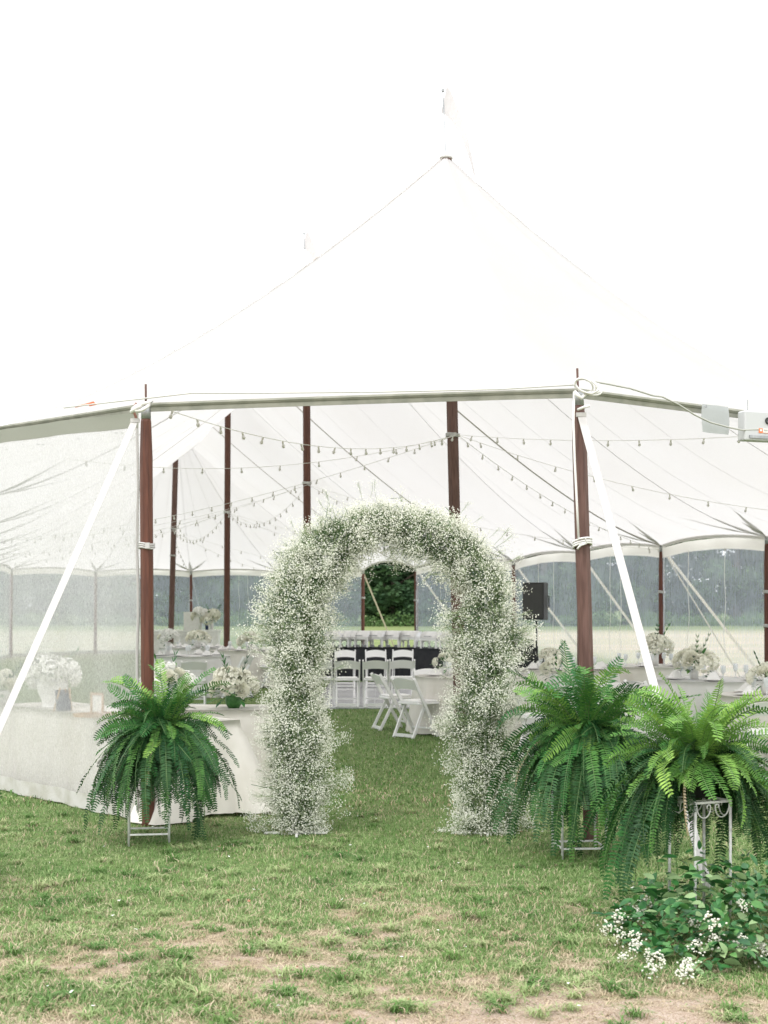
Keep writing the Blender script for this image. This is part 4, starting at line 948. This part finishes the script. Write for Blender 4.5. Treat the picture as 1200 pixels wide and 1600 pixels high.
# ---------------- tables and cloths ----------------
def cloth(name, corners, z, m, label, cat='tablecloth', fold=.03, flare=.08, lift=.015, res=.05, zb=None, group=None, rounded=.04, seed=0, amp2=.3):
    """cloth over a table; corners = list of xy (ccw); falls to the ground"""
    r = random.Random(seed); per_ = []; n_ = len(corners); cs = [Vector((*c, 0)) for c in corners]
    area = sum(cs[i].x*cs[(i+1) % n_].y-cs[(i+1) % n_].x*cs[i].y for i in range(n_))
    if area < 0: cs = cs[::-1]
    cen = sum(cs, Vector())/n_
    for i in range(n_):
        a, b_ = cs[i], cs[(i+1) % n_]; L_ = (b_-a).length; k = max(1, int(L_/res)); nrm = Vector((b_.y-a.y, a.x-b_.x, 0)).normalized()
        pn = (cs[i]-cs[i-1]); pn = Vector((pn.y, -pn.x, 0)).normalized()
        for j in range(k):
            f = j/k; nn = nrm if j else (nrm+pn).normalized(); per_.append((a.lerp(b_, f), nn, 0 if n_ > 8 else max(0, 1-min(f, 1-f)*L_/.25)))
    m_ = len(per_); ph = r.random()*9; arc = 0; ss = []
    for i in range(m_): ss.append(arc); arc += (per_[(i+1) % m_][0]-per_[i][0]).length
    kf = max(5, round(arc/.24)); NZ = 10; vs = []; zb_ = .015 if zb is None else zb
    rnd = [r.uniform(.3, 1.2) for _ in range(kf+1)]
    for j in range(NZ+1):
        f = j/NZ
        for i, (p, nn, cw) in enumerate(per_):
            u = ss[i]/arc; w = math.sin(2*PI*kf*u+ph+.6*math.sin(2*PI*3*u)); a = rnd[int(u*kf) % kf]
            off = fold*f*w*a+fold*.35*f*math.sin(2*PI*kf*2.3*u+2*ph)+flare*f**1.2*(1+1.6*cw)+.006
            zz = z-(z-zb_)*f+(lift*math.sin(2*PI*u*4+ph) if j == NZ else 0)
            if j == 0: off = 0
            if j == 1: off = .012
            vs.append(p+nn*off+Vector((0,0,zz)))
    fs = [(j*m_+i, (j+1)*m_+i, (j+1)*m_+(i+1) % m_, j*m_+(i+1) % m_) for j in range(NZ) for i in range(m_)]
    fs = [f[::-1] for f in fs]
    vs.append(cen+Vector((0,0,z))); fs += [(i, (i+1) % m_, len(vs)-1) for i in range(m_)]
    mb = MB(); mb.add([v-cen for v in vs], fs); o = mb.build(name, m, None, True, loc=cen); bpy_sm(o); return tag(o, label, cat, group)
def bpy_sm(o): pass
def table_legs(cs, z, label, group=None, rnd=False):
    cen = sum([Vector((*c, 0)) for c in cs], Vector())/len(cs); r_ = empty('folding_table', cen, 0, label, 'table', group)
    mb = MB(); mb.add([Vector((*c, z-.03))-cen for c in cs]+[Vector((*c, z-.008))-cen for c in cs], [tuple(range(len(cs)-1, -1, -1)), tuple(range(len(cs), 2*len(cs)))]+[(i, (i+1) % len(cs), len(cs)+(i+1) % len(cs), len(cs)+i) for i in range(len(cs))]); mb.build('tabletop', M['white_paint'], r_)
    k = len(cs)//4
    for i in range(4):
        c = (Vector((*cs[i*k], 0))-cen)*.75; mb = MB(); mb.tube([(c.x, c.y, 0), (c.x, c.y, z-.03)], .014, 6); mb.build('leg', M['galv'], r_)
def rect(q0, u_, v_, a, b_):
    q0 = Vector(q0); u_ = Vector(u_); v_ = Vector(v_); return [tuple((q0)[:2]), tuple((q0+u_*a)[:2]), tuple((q0+u_*a+v_*b_)[:2]), tuple((q0+v_*b_)[:2])]
wdir = Vector((-.641, .768)); nin = Vector((.768, .641))
q0 = Vector((-1.73, 11.47)); cs = rect(q0, wdir, nin, 3.1, .70)
table_legs(cs, .76, 'long table under the ivory cloth behind the wrinkled plastic and left fern')
cloth('tablecloth', cs, .765, M['cloth'], 'ivory cloth reaching the grass on the long table behind the wrinkled plastic', flare=.13, fold=.065, seed=2)
cs = rect((-1.95, 13.0), (1,.05), (0,1), 1.0, .76)
table_legs(cs, .76, 'small table under the pale cloth carrying the cream bouquet left of the arch')
cloth('tablecloth', cs, .765, M['cloth'], 'pale cloth on the small table carrying the cream bouquet left of the arch', flare=.06, fold=.04, seed=3)
def rtable(x, y, R, where, seed, drop=True):
    cs = [(x+math.cos(2*PI*k/28)*R, y+math.sin(2*PI*k/28)*R) for k in range(28)]
    table_legs(cs, .76, 'round folding table '+where, 'round dining tables')
    cloth('tablecloth', cs, .765, M['cloth'] if seed % 2 else M['cloth_white'], 'pale cloth over the round table '+where, flare=.10, fold=.045, seed=seed, group='cloths on the round dining tables')
    return (x, y)
TA = rtable(1.22, 19.55, .80, 'seen through the arch beside the white folding chair', 11)
TC = rtable(4.15, 22.9, .78, 'in front of the middle right far pole', 13)
TD = rtable(2.75, 21.6, .76, 'under the loudspeaker, right of the arch', 15)
TB = rtable(4.25, 18.6, .80, 'behind the front right fern', 16)
TE = rtable(4.35, 15.3, .78, 'nearest the right edge of the photo', 17)
TF = rtable(-4.35, 33.0, .80, 'in front of the white bar at the back left', 14)
TG = rtable(-3.75, 27.6, .80, 'with a white chair, right of the left front pole', 18)
TH = rtable(-2.95, 31.0, .80, 'right of the third centre pole', 19)
TI = rtable(2.45, 17.2, .70, 'between the arch and the dark green fern', 20)

# ---------------- folding chairs ----------------
def chair_parts(root):
    mb = MB()
    mb.box((0, .05, .445), (.40, .38, .028)); o = mb.build('seat', M['resin'], root)
    bv = o.modifiers.new('b', 'BEVEL'); bv.width = .008; bv.segments = 2
    mb = MB(); mb.box((0, .05, .472), (.36, .34, .026)); o = mb.build('seat_pad', M['pad'], root); bv = o.modifiers.new('b', 'BEVEL'); bv.width = .012; bv.segments = 2
    foot, head = Vector((.205, .20, 0)), Vector((.205, -.25, .775))
    for sx in (-1, 1): mb = MB(); mb.bar((sx*foot.x, foot.y, 0), (sx*head.x, head.y, head.z), .024, .042, up=(0,1,0)); mb.build('post', M['resin'], root)
    # curved backrest between the posts
    mb = MB(); n_ = 10; vs = []
    for i in range(n_+1):
        x = -.195+.39*i/n_; c = 1-(x/.195)**2; bow = .035*c
        for (z, rise) in ((.615, .02), (.745, .03)):
            f = z/.775; y = .20-.45*f-bow; zz = z+rise*c
            vs += [(x, y-.009, zz), (x, y+.009, zz)]
    fs = []
    for i in range(n_):
        q = i*4; p = q+4; fs += [(q, p, p+2, q+2), (q+1, q+3, p+3, p+1), (q, q+1, p+1, p), (q+2, p+2, p+3, q+3)]
    fs += [(0,2,3,1), (n_*4, n_*4+1, n_*4+3, n_*4+2)]; mb.add(vs, fs); mb.build('backrest', M['resin'], root)
    for sx in (-1, 1): mb = MB(); mb.bar((sx*.175, -.02, .43), (sx*.175, -.24, .0), .022, .036, up=(0,1,0)); mb.build('rear_leg', M['resin'], root)
    mb = MB(); mb.bar((-.175, -.225, .035), (.175, -.225, .035), .022, .04); mb.build('foot_rail', M['resin'], root)
    mb = MB(); mb.bar((-.195, .135, .115), (.195, .135, .115), .022, .022); mb.build('stretcher', M['resin'], root)
CG = 'white folding chairs'
ch0 = empty('folding_chair', (.42, 18.8, 0), -.80, 'white folding chair turned sideways to the round table seen through the arch', 'chair', CG); chair_parts(ch0)
def chair(x, y, rz, label, z=0): return dup(ch0, (x, y, z), rz, label)
chair(.12, 19.95, -PI/2+.30, 'white folding chair just behind and left of the sideways chair at the round table')
chair(1.10, 18.55, .05, 'white folding chair half hidden by the right leg of the arch')
chair(.70, 21.3, PI+.2, 'white folding chair on the far side of the round table, backrest against the black buffet')
# rows on the dance floor
FZ = .035
for x, y, lb in ((-.62, 24.12, 'white folding chair at the left end of the front row on the white floor'), (-.14, 24.15, 'middle white folding chair of the front row on the white floor'), (.30, 24.35, 'white folding chair at the right end of the front row on the white floor'), (-1.07, 24.2, 'white folding chair of the front row hidden behind the left leg of the arch')):
    chair(x, y, random.uniform(-.08, .08), lb, FZ)
for x, y, lb in ((-.80, 29.4, 'white folding chair at the left of the back row before the black buffet'), (-.16, 29.4, 'middle white folding chair of the back row before the black buffet'), (.38, 29.5, 'white folding chair at the right of the back row before the black buffet')):
    chair(x, y, PI+random.uniform(-.06, .06), lb, FZ)
chair(-3.25, 24.6, .15, 'white folding chair among the tables right of the left front pole')
chair(-2.75, 26.9, 1.2, 'white folding chair tilted beside the third centre pole')
chair(-3.6, 28.9, PI, 'white folding chair on the far side of the table beside the left front pole')
chair(-2.3, 30.2, 1.1, 'white folding chair at the round table just left of the arch')
chair(1.78, 16.35, -.5, 'white folding chair partly showing between the arch and the dark fern')
chair(2.05, 20.7, -.7, 'white folding chair beside the table under the loudspeaker')
chair(1.95, 21.9, -1.5, 'white folding chair left of the table under the loudspeaker')
chair(3.75, 14.25, .0, 'white folding chair nearest the right edge behind the light green fern')
chair(3.35, 18.1, -1.1, 'white folding chair behind the top of the light green fern')
chair(4.9, 17.75, .6, 'white folding chair at the right edge beyond the fern')
chair(5.1, 19.3, 2.0, 'white folding chair on the far side of the table behind the front right fern')
chair(3.3, 23.3, -1.5, 'white folding chair left of the table by the middle right far pole')

# dance floor: separate glossy boards on a frame
fl = empty('dance_floor', (-1.2, 23.9, 0), 0, 'glossy white dance floor boards under the rows of chairs', 'dance floor')
mb = MB(); mb.box((1.55, 4.0, .012), (3.1, 8.0, .016)); mb.build('underlay', M['galv'], fl)
tm = MB(); tm.box((0,0,0), (1.02, .605, .014)); tme = tm.mesh('panel'); tme.materials.append(M['floor_white'])
for i in range(3):
    for j in range(13): obj('panel', tme, None, fl, (.52+i*1.03, .31+j*.615, .027+random.uniform(-.001,.001)))

# ---------------- buffet with chafing dishes ----------------
bl, br_ = Vector((-2.3, 35.2)), Vector((-.62, 33.0))
cs = [(-.62, 33.0), (1.75, 31.4), (2.0, 32.1), (-.5, 33.75)]
cs1 = [(-1.45, 33.0), (.35, 33.0), (.35, 33.75), (-1.45, 33.75)]; cs2 = [(.35, 32.95), (2.0, 31.1), (2.5, 31.6), (.75, 33.6)]
table_legs(cs1, .76, 'buffet table under the left half of the black cloth'); table_legs(cs2, .76, 'buffet table under the right half of the black cloth')
cloth('tablecloth', cs1, .765, M['cloth_black'], 'black floor-length cloth on the buffet behind the chairs', flare=.04, seed=31)
cloth('tablecloth', cs2, .768, M['cloth_black'], 'black floor-length cloth on the angled right end of the buffet', flare=.04, seed=32)
cd = empty('chafing_dish', (0,0,.77), 0, '', 'chafing dish', 'roll-top chafing dishes in a row on the buffet')
def halfcyl(R, w, n_=10, e=1.0):
    mb = MB(); vs = []
    for i in range(n_+1):
        a = PI*i/n_; vs += [(-w/2, math.cos(a)*R, math.sin(a)*R*e), (w/2, math.cos(a)*R, math.sin(a)*R*e)]
    fs = [(2*i, 2*i+1, 2*i+3, 2*i+2) for i in range(n_)]; vs += [(-w/2,0,0),(w/2,0,0)]; c0 = len(vs)-2
    fs += [(2*i+2, c0, 2*i) for i in range(n_)]+[(2*i+1, c0+1, 2*i+3) for i in range(n_)]; mb.add(vs, fs); return mb
halfcyl(.18, .44, e=.80).build('lid', M['steel'], cd, True, loc=(0,0,.235))
mb = MB(); mb.bar((-.10,-.185,.27), (.10,-.185,.27), .014, .014); mb.bar((-.10,-.185,.27), (-.10,-.16,.27), .012,.012); mb.bar((.10,-.185,.27), (.10,-.16,.27), .012,.012); mb.build('handle', M['galv'], cd)
mb = MB(); mb.box((0,0,.205), (.46,.35,.055)); mb.box((0,0,.230), (.50,.38,.008)); mb.build('water_pan', M['steel'], cd)
for sx in (-1, 1):
    mb = MB(); mb.bar((sx*.215,-.15,0), (sx*.215,-.15,.18), .04, .02, up=(0,1,0)); mb.bar((sx*.215,.15,0), (sx*.215,.15,.18), .04, .02, up=(0,1,0)); mb.bar((sx*.215,-.15,.17), (sx*.215,.15,.17), .03, .02)
    mb.tube([(sx*.215, -.14+.28*q, .10+.06*math.sin(PI*q)) for q in np.linspace(0, 1, 8)], .008, 5); mb.build('leg_frame', M['steel'], cd)
mb = MB(); mb.lathe([(0,0),(.04,0),(.04,.05),(0,.05)], 10, (-.09,0,0)); mb.lathe([(0,0),(.04,0),(.04,.05),(0,.05)], 10, (.09,0,0)); mb.build('burner', M['galv'], cd)
places = [(526, 33.3), (538, 33.32), (549, 33.35), (565, 33.25), (588, 33.25), (613, 33.25), (643, 33.05), (676, 32.2), (706, 31.7)]
names_ = ['at the far left end', 'second from the left end', 'third from the left end', 'fourth from the left end', 'middle one', 'fourth from the right end', 'third from the right end', 'second from the right end', 'at the right end beside the arch leg']
for i, (px, D) in enumerate(places):
    lb = 'silver roll-top chafing dish on the black buffet, '+names_[i]; rz = -.42 if i < 6 else -.7
    if i == 0: cd.location = (at(px, D).x, D, .77); cd.rotation_euler = (0,0,-.6); cd['label'] = lb
    else: dup(cd, (at(px, D).x, D, .77), -.6 if i < 3 else rz, lb)

# ---------------- loudspeaker and DJ desk ----------------
cs = [(1.9, 25.9), (3.15, 25.9), (3.15, 26.5), (1.9, 26.5)]
table_legs(cs, .78, 'desk under black cloth below the loudspeaker'); cloth('tablecloth', cs, .785, M['cloth_black'], 'black cloth on the desk below the loudspeaker', flare=.02, seed=41)
sp_ = empty('loudspeaker', (2.71, 25.6, 1.47), -.45, 'black loudspeaker on a pole beside the right leg of the arch', 'loudspeaker')
mb = MB(); prof = [(-.20,-.18),(.20,-.18),(.20,.05),(.10,.20),(-.10,.20),(-.20,.05)]
vs = [(x, y, z) for z in (0, .66) for x, y in prof]; mb.add(vs, [tuple(range(5,-1,-1)), tuple(range(6,12))]+[(i,(i+1)%6,6+(i+1)%6,6+i) for i in range(6)])
o = mb.build('cabinet', M['black_plastic'], sp_); bv = o.modifiers.new('b', 'BEVEL'); bv.width = .015; bv.segments = 2
mb = MB(); mb.box((0, -.184, .33), (.36, .012, .60)); mb.build('grille', M['grille'], sp_)
mb = MB(); mb.tube([(.215,-.02,.22),(.235,.0,.22),(.235,.0,.42),(.215,-.02,.42)], .012, 6); mb.build('handle', M['pot'], sp_)
st = empty('speaker_stand', (2.71, 25.6, 0), 0, 'thin black pole stand carrying the loudspeaker', 'speaker stand')
mb = MB(); mb.tube([(0,0,.2),(0,0,.95)], .022, 8); mb.tube([(0,0,.95),(0,0,1.475)], .015, 8); mb.tube([(0,0,.93),(0,0,1.0)], .03, 8); mb.build('pole', M['black_plastic'], st, True)
for k in range(3):
    a = k*2.094+.5; mb = MB(); mb.tube([(0,0,.75),(math.cos(a)*.5, math.sin(a)*.5, .01)], .011, 6); mb.build('leg', M['black_plastic'], st)
mb = MB(); mb.bar((-.20,.05,.80), (.55,.05,.80), .05, .05); tag(mb.build('shelf_bar', M['black_plastic'], loc=(2.66,25.55,0)), 'flat black bar lying across the desk under the loudspeaker', 'bar')
eq = empty('amplifier', (at(824, 26).x, 26.05, .785), .1, 'small black stage equipment beside the loudspeaker pole', 'equipment')
mb = MB(); mb.box((0,0,.09), (.34,.3,.17)); mb.build('case', M['black_plastic'], eq); mb = MB(); mb.box((.04,0,.25), (.14,.12,.16)); mb.build('lamp_head', M['pot'], eq); mb = MB(); mb.box((-.03,-.152,.09), (.2,.006,.1)); mb.build('front_panel', M['grille'], eq)

# ---------------- white bar at the back left ----------------
def console(px0, px1, D, h, dep, label, panels=3):
    x0, x1 = at(px0, D).x, at(px1, D).x; r_ = empty('bar_counter', ((x0+x1)/2, D, 0), 0, label, 'bar'); w = x1-x0
    mb = MB(); mb.box((0, dep/2, (h-.06)/2), (w-.08, dep-.06, h-.06)); mb.build('body', M['white_paint'], r_)
    mb = MB(); mb.box((0, dep/2, h-.03), (w, dep, .06)); mb.build('worktop', M['white_paint'], r_)
    for k in range(panels):
        pw = (w-.08)/panels; mb = MB(); cx = -w/2+.04+pw*(k+.5)
        for a in ((cx, .02, .10, pw-.06, .05), (cx, .02, h-.14, pw-.06, .05)): mb.box((a[0], a[1], a[2]), (a[3], .03, a[4]))
        for sx in (-1, 1): mb.box((cx+sx*(pw/2-.05), .02, h/2-.02), (.05, .03, h-.30))
        mb.build('panel_frame', M['white_paint'], r_)
    return r_
console(236, 318, 47.0, .93, .7, 'white panelled bar counter at the back left of the tent'); console(313, 343, 45.5, .97, .6, 'taller white cabinet at the right end of the bar, carrying vases', 1)

# ---------------- flowers ----------------
hyd = [floretmesh('bloom', 60+k, 130, .085, .017, M['petal_w']) for k in range(2)]; hydc = [floretmesh('bloom', 64+k, 120, .08, .017, M['petal']) for k in range(2)]
rose = []
for k in range(2):
    mb = MB(); rg = random.Random(k)
    for ring_, (rr, hh, nn) in enumerate(((.012,.03,4),(.024,.028,5),(.036,.018,6),(.045,.006,7))):
        for j in range(nn):
            a = 2*PI*j/nn+ring_*.7; u_ = Vector((math.cos(a), math.sin(a), 0)); s_ = Vector((-math.sin(a), math.cos(a), 0)); w = rr*1.0+.006
            mb.add([u_*rr*.4-Vector((0,0,.02)), u_*rr*.9-s_*w+Vector((0,0,hh-.012)), u_*rr*1.12+Vector((0,0,hh)), u_*rr*.9+s_*w+Vector((0,0,hh-.012))], [(0,1,2,3)])
    me = mb.mesh('bloom', True); me.materials.append(M['petal']); rose.append(me)
sleaf = [leaf_me(.07, .03, M['leaf_dark']), leaf_me(.08, .035, M['leaf_mid']), leaf_me(.06, .028, M['leaf_dark'])]
def bouquet(x, y, z, label, R=.16, nb=9, nl=45, vase='low', big=.0, cat='flowers', seed=0, hyds=True, sprays=0, bl=1.0, vase_h=.16, vm='white_paint'):
    r = random.Random(seed); root = empty('flower_arrangement', (x, y, z), r.random()*6, label, cat, 'flower arrangements on the tables')
    if vase == 'low': prof = [(0,0),(.05,0),(.075,.04),(.08,.10),(.065,.13),(.06,.13)]; vh = .12
    elif vase == 'urn': prof = [(0,0),(.10,0),(.10,.015),(.085,.03),(.135,.14),(.15,.22),(.14,.25),(.15,.265),(.135,.265),(.12,.22)]; vh = .25
    else: prof = [(0,0),(.05,0),(.055,vase_h),(.05,vase_h)]; vh = vase_h
    mb = MB(); mb.lathe(prof, 18); mb.build('vase', M[vm], root, True)
    for k in range(nb):
        a = k*2.399+r.random(); f = ((k+.5)/nb)**.5; el = (1-f)*PI/2+.15; d = Vector((math.cos(a)*math.cos(el), math.sin(a)*math.cos(el), math.sin(el)))
        me = r.choice(hyd if hyds == 'w' else hydc) if hyds and (r.random() < .65) else r.choice(rose); o = obj('bloom', me, None, root, Vector((0,0,vh+.03))+Vector((d.x*R, d.y*R, d.z*R*.85)))
        o.rotation_euler = d.to_track_quat('Z','Y').to_euler(); s = r.uniform(.75, 1.15)*bl*(1 if me not in rose else 1.25); o.scale = (s,)*3
    for k in range(nl):
        a = r.random()*2*PI; el = r.uniform(-.35, .9) if k % 4 else r.uniform(.8, 1.4); rr = R*r.uniform(.5, 1.25); d = Vector((math.cos(a)*math.cos(el), math.sin(a)*math.cos(el), math.sin(el)))
        o = obj('leaf', r.choice(sleaf), None, root, Vector((0,0,vh))+d*rr*.75); o.rotation_euler = (d+Vector((0,0,r.uniform(-.4,.3)))).to_track_quat('X','Z').to_euler(); s = r.uniform(.7, 1.2)*max(1, R/.17); o.scale = (s,)*3
    for k in range(sprays):
        a = r.random()*2*PI; d = Vector((math.cos(a)*.6, math.sin(a)*.4, 1)).normalized(); mb = MB(); pts = [Vector((0,0,vh))+d*R*1.9*q+Vector((math.cos(a)*.08*q*q, 0, -.02*q)) for q in np.linspace(0, 1, 7)]
        mb.tube(pts, .003, 4)
        for j, p in enumerate(pts[2:]):
            for sg in (-1, 1):
                dd = (d+Vector((-d.y+.3, d.x, 0))*sg*.9).normalized(); s_ = dd.orthogonal().normalized()*.012; mb.add([p, p+dd*.03-s_, p+dd*.07, p+dd*.03+s_], [(0,1,2,3)])
        mb.build('leaf_spray', M['leaf_dark'], root)
    return root
# registry table behind the plastic: urn, signs, tray
def on_px(px, D): return at(px, D).x
bouquet(on_px(82, 13.35), 13.35, .765, 'white hydrangeas in a wide pale urn behind the wrinkled plastic', .17, 7, 30, 'urn', hyds='w', seed=1, sprays=3, bl=1.45)
bouquet(on_px(6, 13.95), 13.9, .765, 'cream flowers and greenery at the left photo edge behind the plastic', .16, 7, 30, 'low', seed=2, sprays=1)
bouquet(on_px(262, 12.3), 12.3, .765, 'tall white blooms with greenery rising behind the left fern', .20, 12, 40, 'tall', hyds='w', seed=3, sprays=2, bl=1.1, vase_h=.20)
bouquet(on_px(366, 13.35), 13.3, .765, 'broad cream hydrangea bouquet on the small table left of the arch', .20, 13, 60, 'low', seed=4, sprays=3, bl=1.25, vm='leaf_dark')
aw = mat('light_wood', (.42,.27,.15), .6, col2=(.52,.35,.2), scale=8)
sg_ = empty('easel_sign', (on_px(104, 12.9), 12.85, .765), .5, 'small dark folding easel sign beside the pale urn', 'sign')
mb = MB(); mb.box((0,0,.10), (.13,.008,.19), Matrix.Rotation(-.25, 3, 'X')); mb.build('board', M['blue_glass'], sg_, loc=(-.02,0,0))
mb = MB(); mb.bar((.06,.02,0), (.035,-.01,.21), .014, .012); mb.bar((-.10,.02,0), (-.05,-.01,.21), .014, .012); mb.bar((.05,.10,0),(.0,.0,.2),.012,.012); mb.build('easel', aw, sg_)
pf = empty('picture_frame', (on_px(150, 12.3), 12.35, .765), -.6, 'small pale picture frame standing left of the fern behind the plastic', 'picture frame')
mb = MB(); 
for a in ((0,.012,.15,.02),(0,.188,.15,.02)): mb.box((a[0],0,a[1]), (a[2],.014,a[3]))
for sx in (-1,1): mb.box((sx*.068,0,.10), (.018,.014,.16))
mb.build('frame', aw, pf); mb = MB(); mb.box((0,.004,.10), (.12,.004,.156)); mb.build('print', M['white_paint'], pf)
tr_ = empty('wooden_tray', (on_px(150, 12.2), 12.2, .768), .9, 'flat woven wooden tray on the ivory cloth left of the fern', 'tray')
mb = MB(); mb.box((0,0,.008), (.30,.20,.012)); mb.build('base', aw, tr_)
mb = MB(); 
for sx in (-1,1): mb.box((sx*.15,0,.018), (.012,.212,.03)); mb.box((0,sx*.10,.0185), (.288,.012,.03))
mb.build('rim', aw, tr_)
# centrepieces
for i, (x, y, lb, k) in enumerate((
    (on_px(311, 33), 32.8, 'low cream centrepiece on the table in front of the white bar', dict(R=.26, nb=10, bl=1.5)),
    (on_px(262, 27.4), 27.4, 'tall white centrepiece just right of the left front pole', dict(R=.19, nb=11, vase='tall', vase_h=.26, bl=1.1, hyds='w')),
    (on_px(391, 31), 30.9, 'cream centrepiece on the table just left of the arch', dict(R=.24, nb=10, bl=1.4)),
    (on_px(1024, 22.8), 22.8, 'cream centrepiece beside the middle right far pole', dict(R=.24, nb=12, bl=1.5, vase='tall', vase_h=.22, sprays=2)),
    (on_px(1085, 18.5), 18.5, 'cream rose centrepiece rising behind the light green fern', dict(R=.25, nb=14, bl=1.3, vase='tall', vase_h=.14, sprays=2)),
    (on_px(862, 21.3), 21.4, 'white rose centrepiece just left of the right front pole', dict(R=.17, nb=8, bl=1.0, sprays=1, nl=60)),
    (on_px(1200, 15.3), 15.3, 'white centrepiece at the right edge of the photo', dict(R=.18, nb=8, sprays=2)),
    (on_px(1195, 20.9), 19.0, 'leafy white centrepiece beside the far pole at the right photo edge', dict(R=.2, nb=8)),
    (on_px(700, 19.5), 19.6, 'cream centrepiece hidden behind the right leg of the arch', dict(R=.18, nb=7)),
    (on_px(868, 17.3), 17.25, 'leafy white rose centrepiece above the dark green fern', dict(R=.18, nb=8, nl=60)))):
    k = dict(k); k.setdefault('nl', 50); bouquet(x, y, .766, lb, seed=20+i, **k)
# bar vases
for i, (px, D, zz, lb, k) in enumerate(((313, 45.9, .975, 'white round blooms in a vase at the left on the white cabinet', dict(R=.24, nb=6, vase='tall', vase_h=.36, bl=2.2, hyds='w', nl=20)), (325, 45.8, .975, 'white blooms in a vase at the middle of the white cabinet', dict(R=.22, nb=5, vase='tall', vase_h=.22, bl=2.0, nl=20)), (331, 45.9, .975, 'white blooms with a tall fern spray on the white cabinet', dict(R=.25, nb=6, vase='tall', vase_h=.34, bl=2.0, nl=40, sprays=5)))):
    bouquet(on_px(px, D), D, zz, lb, seed=50+i, **k)
mb = MB(); mb.box((0,0,.30), (.50,.03,.60)); tag(mb.build('white_sign_board', M['white_paint'], loc=(on_px(299, 46.6), 46.6, .93)), 'blank white board leaning on the bar in front of the thin far pole', 'board')
mb = MB(); mb.lathe([(0,0),(.05,0),(.05,.14),(.018,.2),(.018,.28),(0,.28)], 10); bm = mb.mesh('bottle', True); bm.materials.append(M['blue_glass'])
tag(obj('bottle', bm, None, None, (on_px(323, 45.6), 45.6, .97)), 'dark bottle among the vases on the white cabinet', 'bottle')
# place settings: napkins and glasses on the nearer tables
mb = MB(); mb.lathe([(0,.003),(.07,.003),(.12,.012),(.13,.018),(.132,.022)], 20); pm = mb.mesh('plate', True); pm.materials.append(M['pad'])
mb = MB(); mb.add([(-.09,-.05,.02),(.09,-.05,.02),(.05,.0,.09),(-.03,.01,.11),(.08,.06,.03),(-.08,.06,.03)], [(0,1,2,3),(3,2,4,5),(0,3,5),(1,4,2)]); nm_ = mb.mesh('napkin'); nm_.materials.append(M['cloth_white'])
mb = MB(); mb.lathe([(.03,0),(.03,.004),(.005,.01),(.005,.08),(.03,.11),(.034,.15),(.03,.19)], 10); gm_ = mb.mesh('wine_glass', True); gm_.materials.append(mat('clear_glass', (.8,.82,.82), .1, trans=.6))
desc = {'TA': 'table seen through the arch', 'TB': 'table behind the front right fern', 'TC': 'table by the middle right far pole', 'TD': 'table under the loudspeaker', 'TE': 'table nearest the right edge', 'TG': 'table right of the left front pole', 'TF': 'table before the white bar', 'TH': 'table just left of the arch'}
RIM = ['right', 'far right', 'far left', 'left', 'near left', 'near right']
for nm, (x, y) in dict(TA=TA, TB=TB, TC=TC, TD=TD, TE=TE, TG=TG, TF=TF, TH=TH).items():
    for k in range(6):
        a = k*PI/3+.3; px_, py_ = x+math.cos(a)*.55, y+math.sin(a)*.55
        s = empty('place_setting', (px_, py_, .768), a, 'plate and napkin at the '+RIM[k]+' of the '+desc[nm], 'place setting', 'place settings on the '+desc[nm])
        obj('plate', pm, None, s); obj('napkin', nm_, None, s, (0,0,.0), (0,0,random.random()*3))
        g = obj('wine_glass', gm_, None, None, (x+math.cos(a+.3)*.42, y+math.sin(a+.3)*.42, .768)); tag(g, 'clear glass at the '+RIM[k]+' of the '+desc[nm], 'glass', 'glasses on the '+desc[nm])
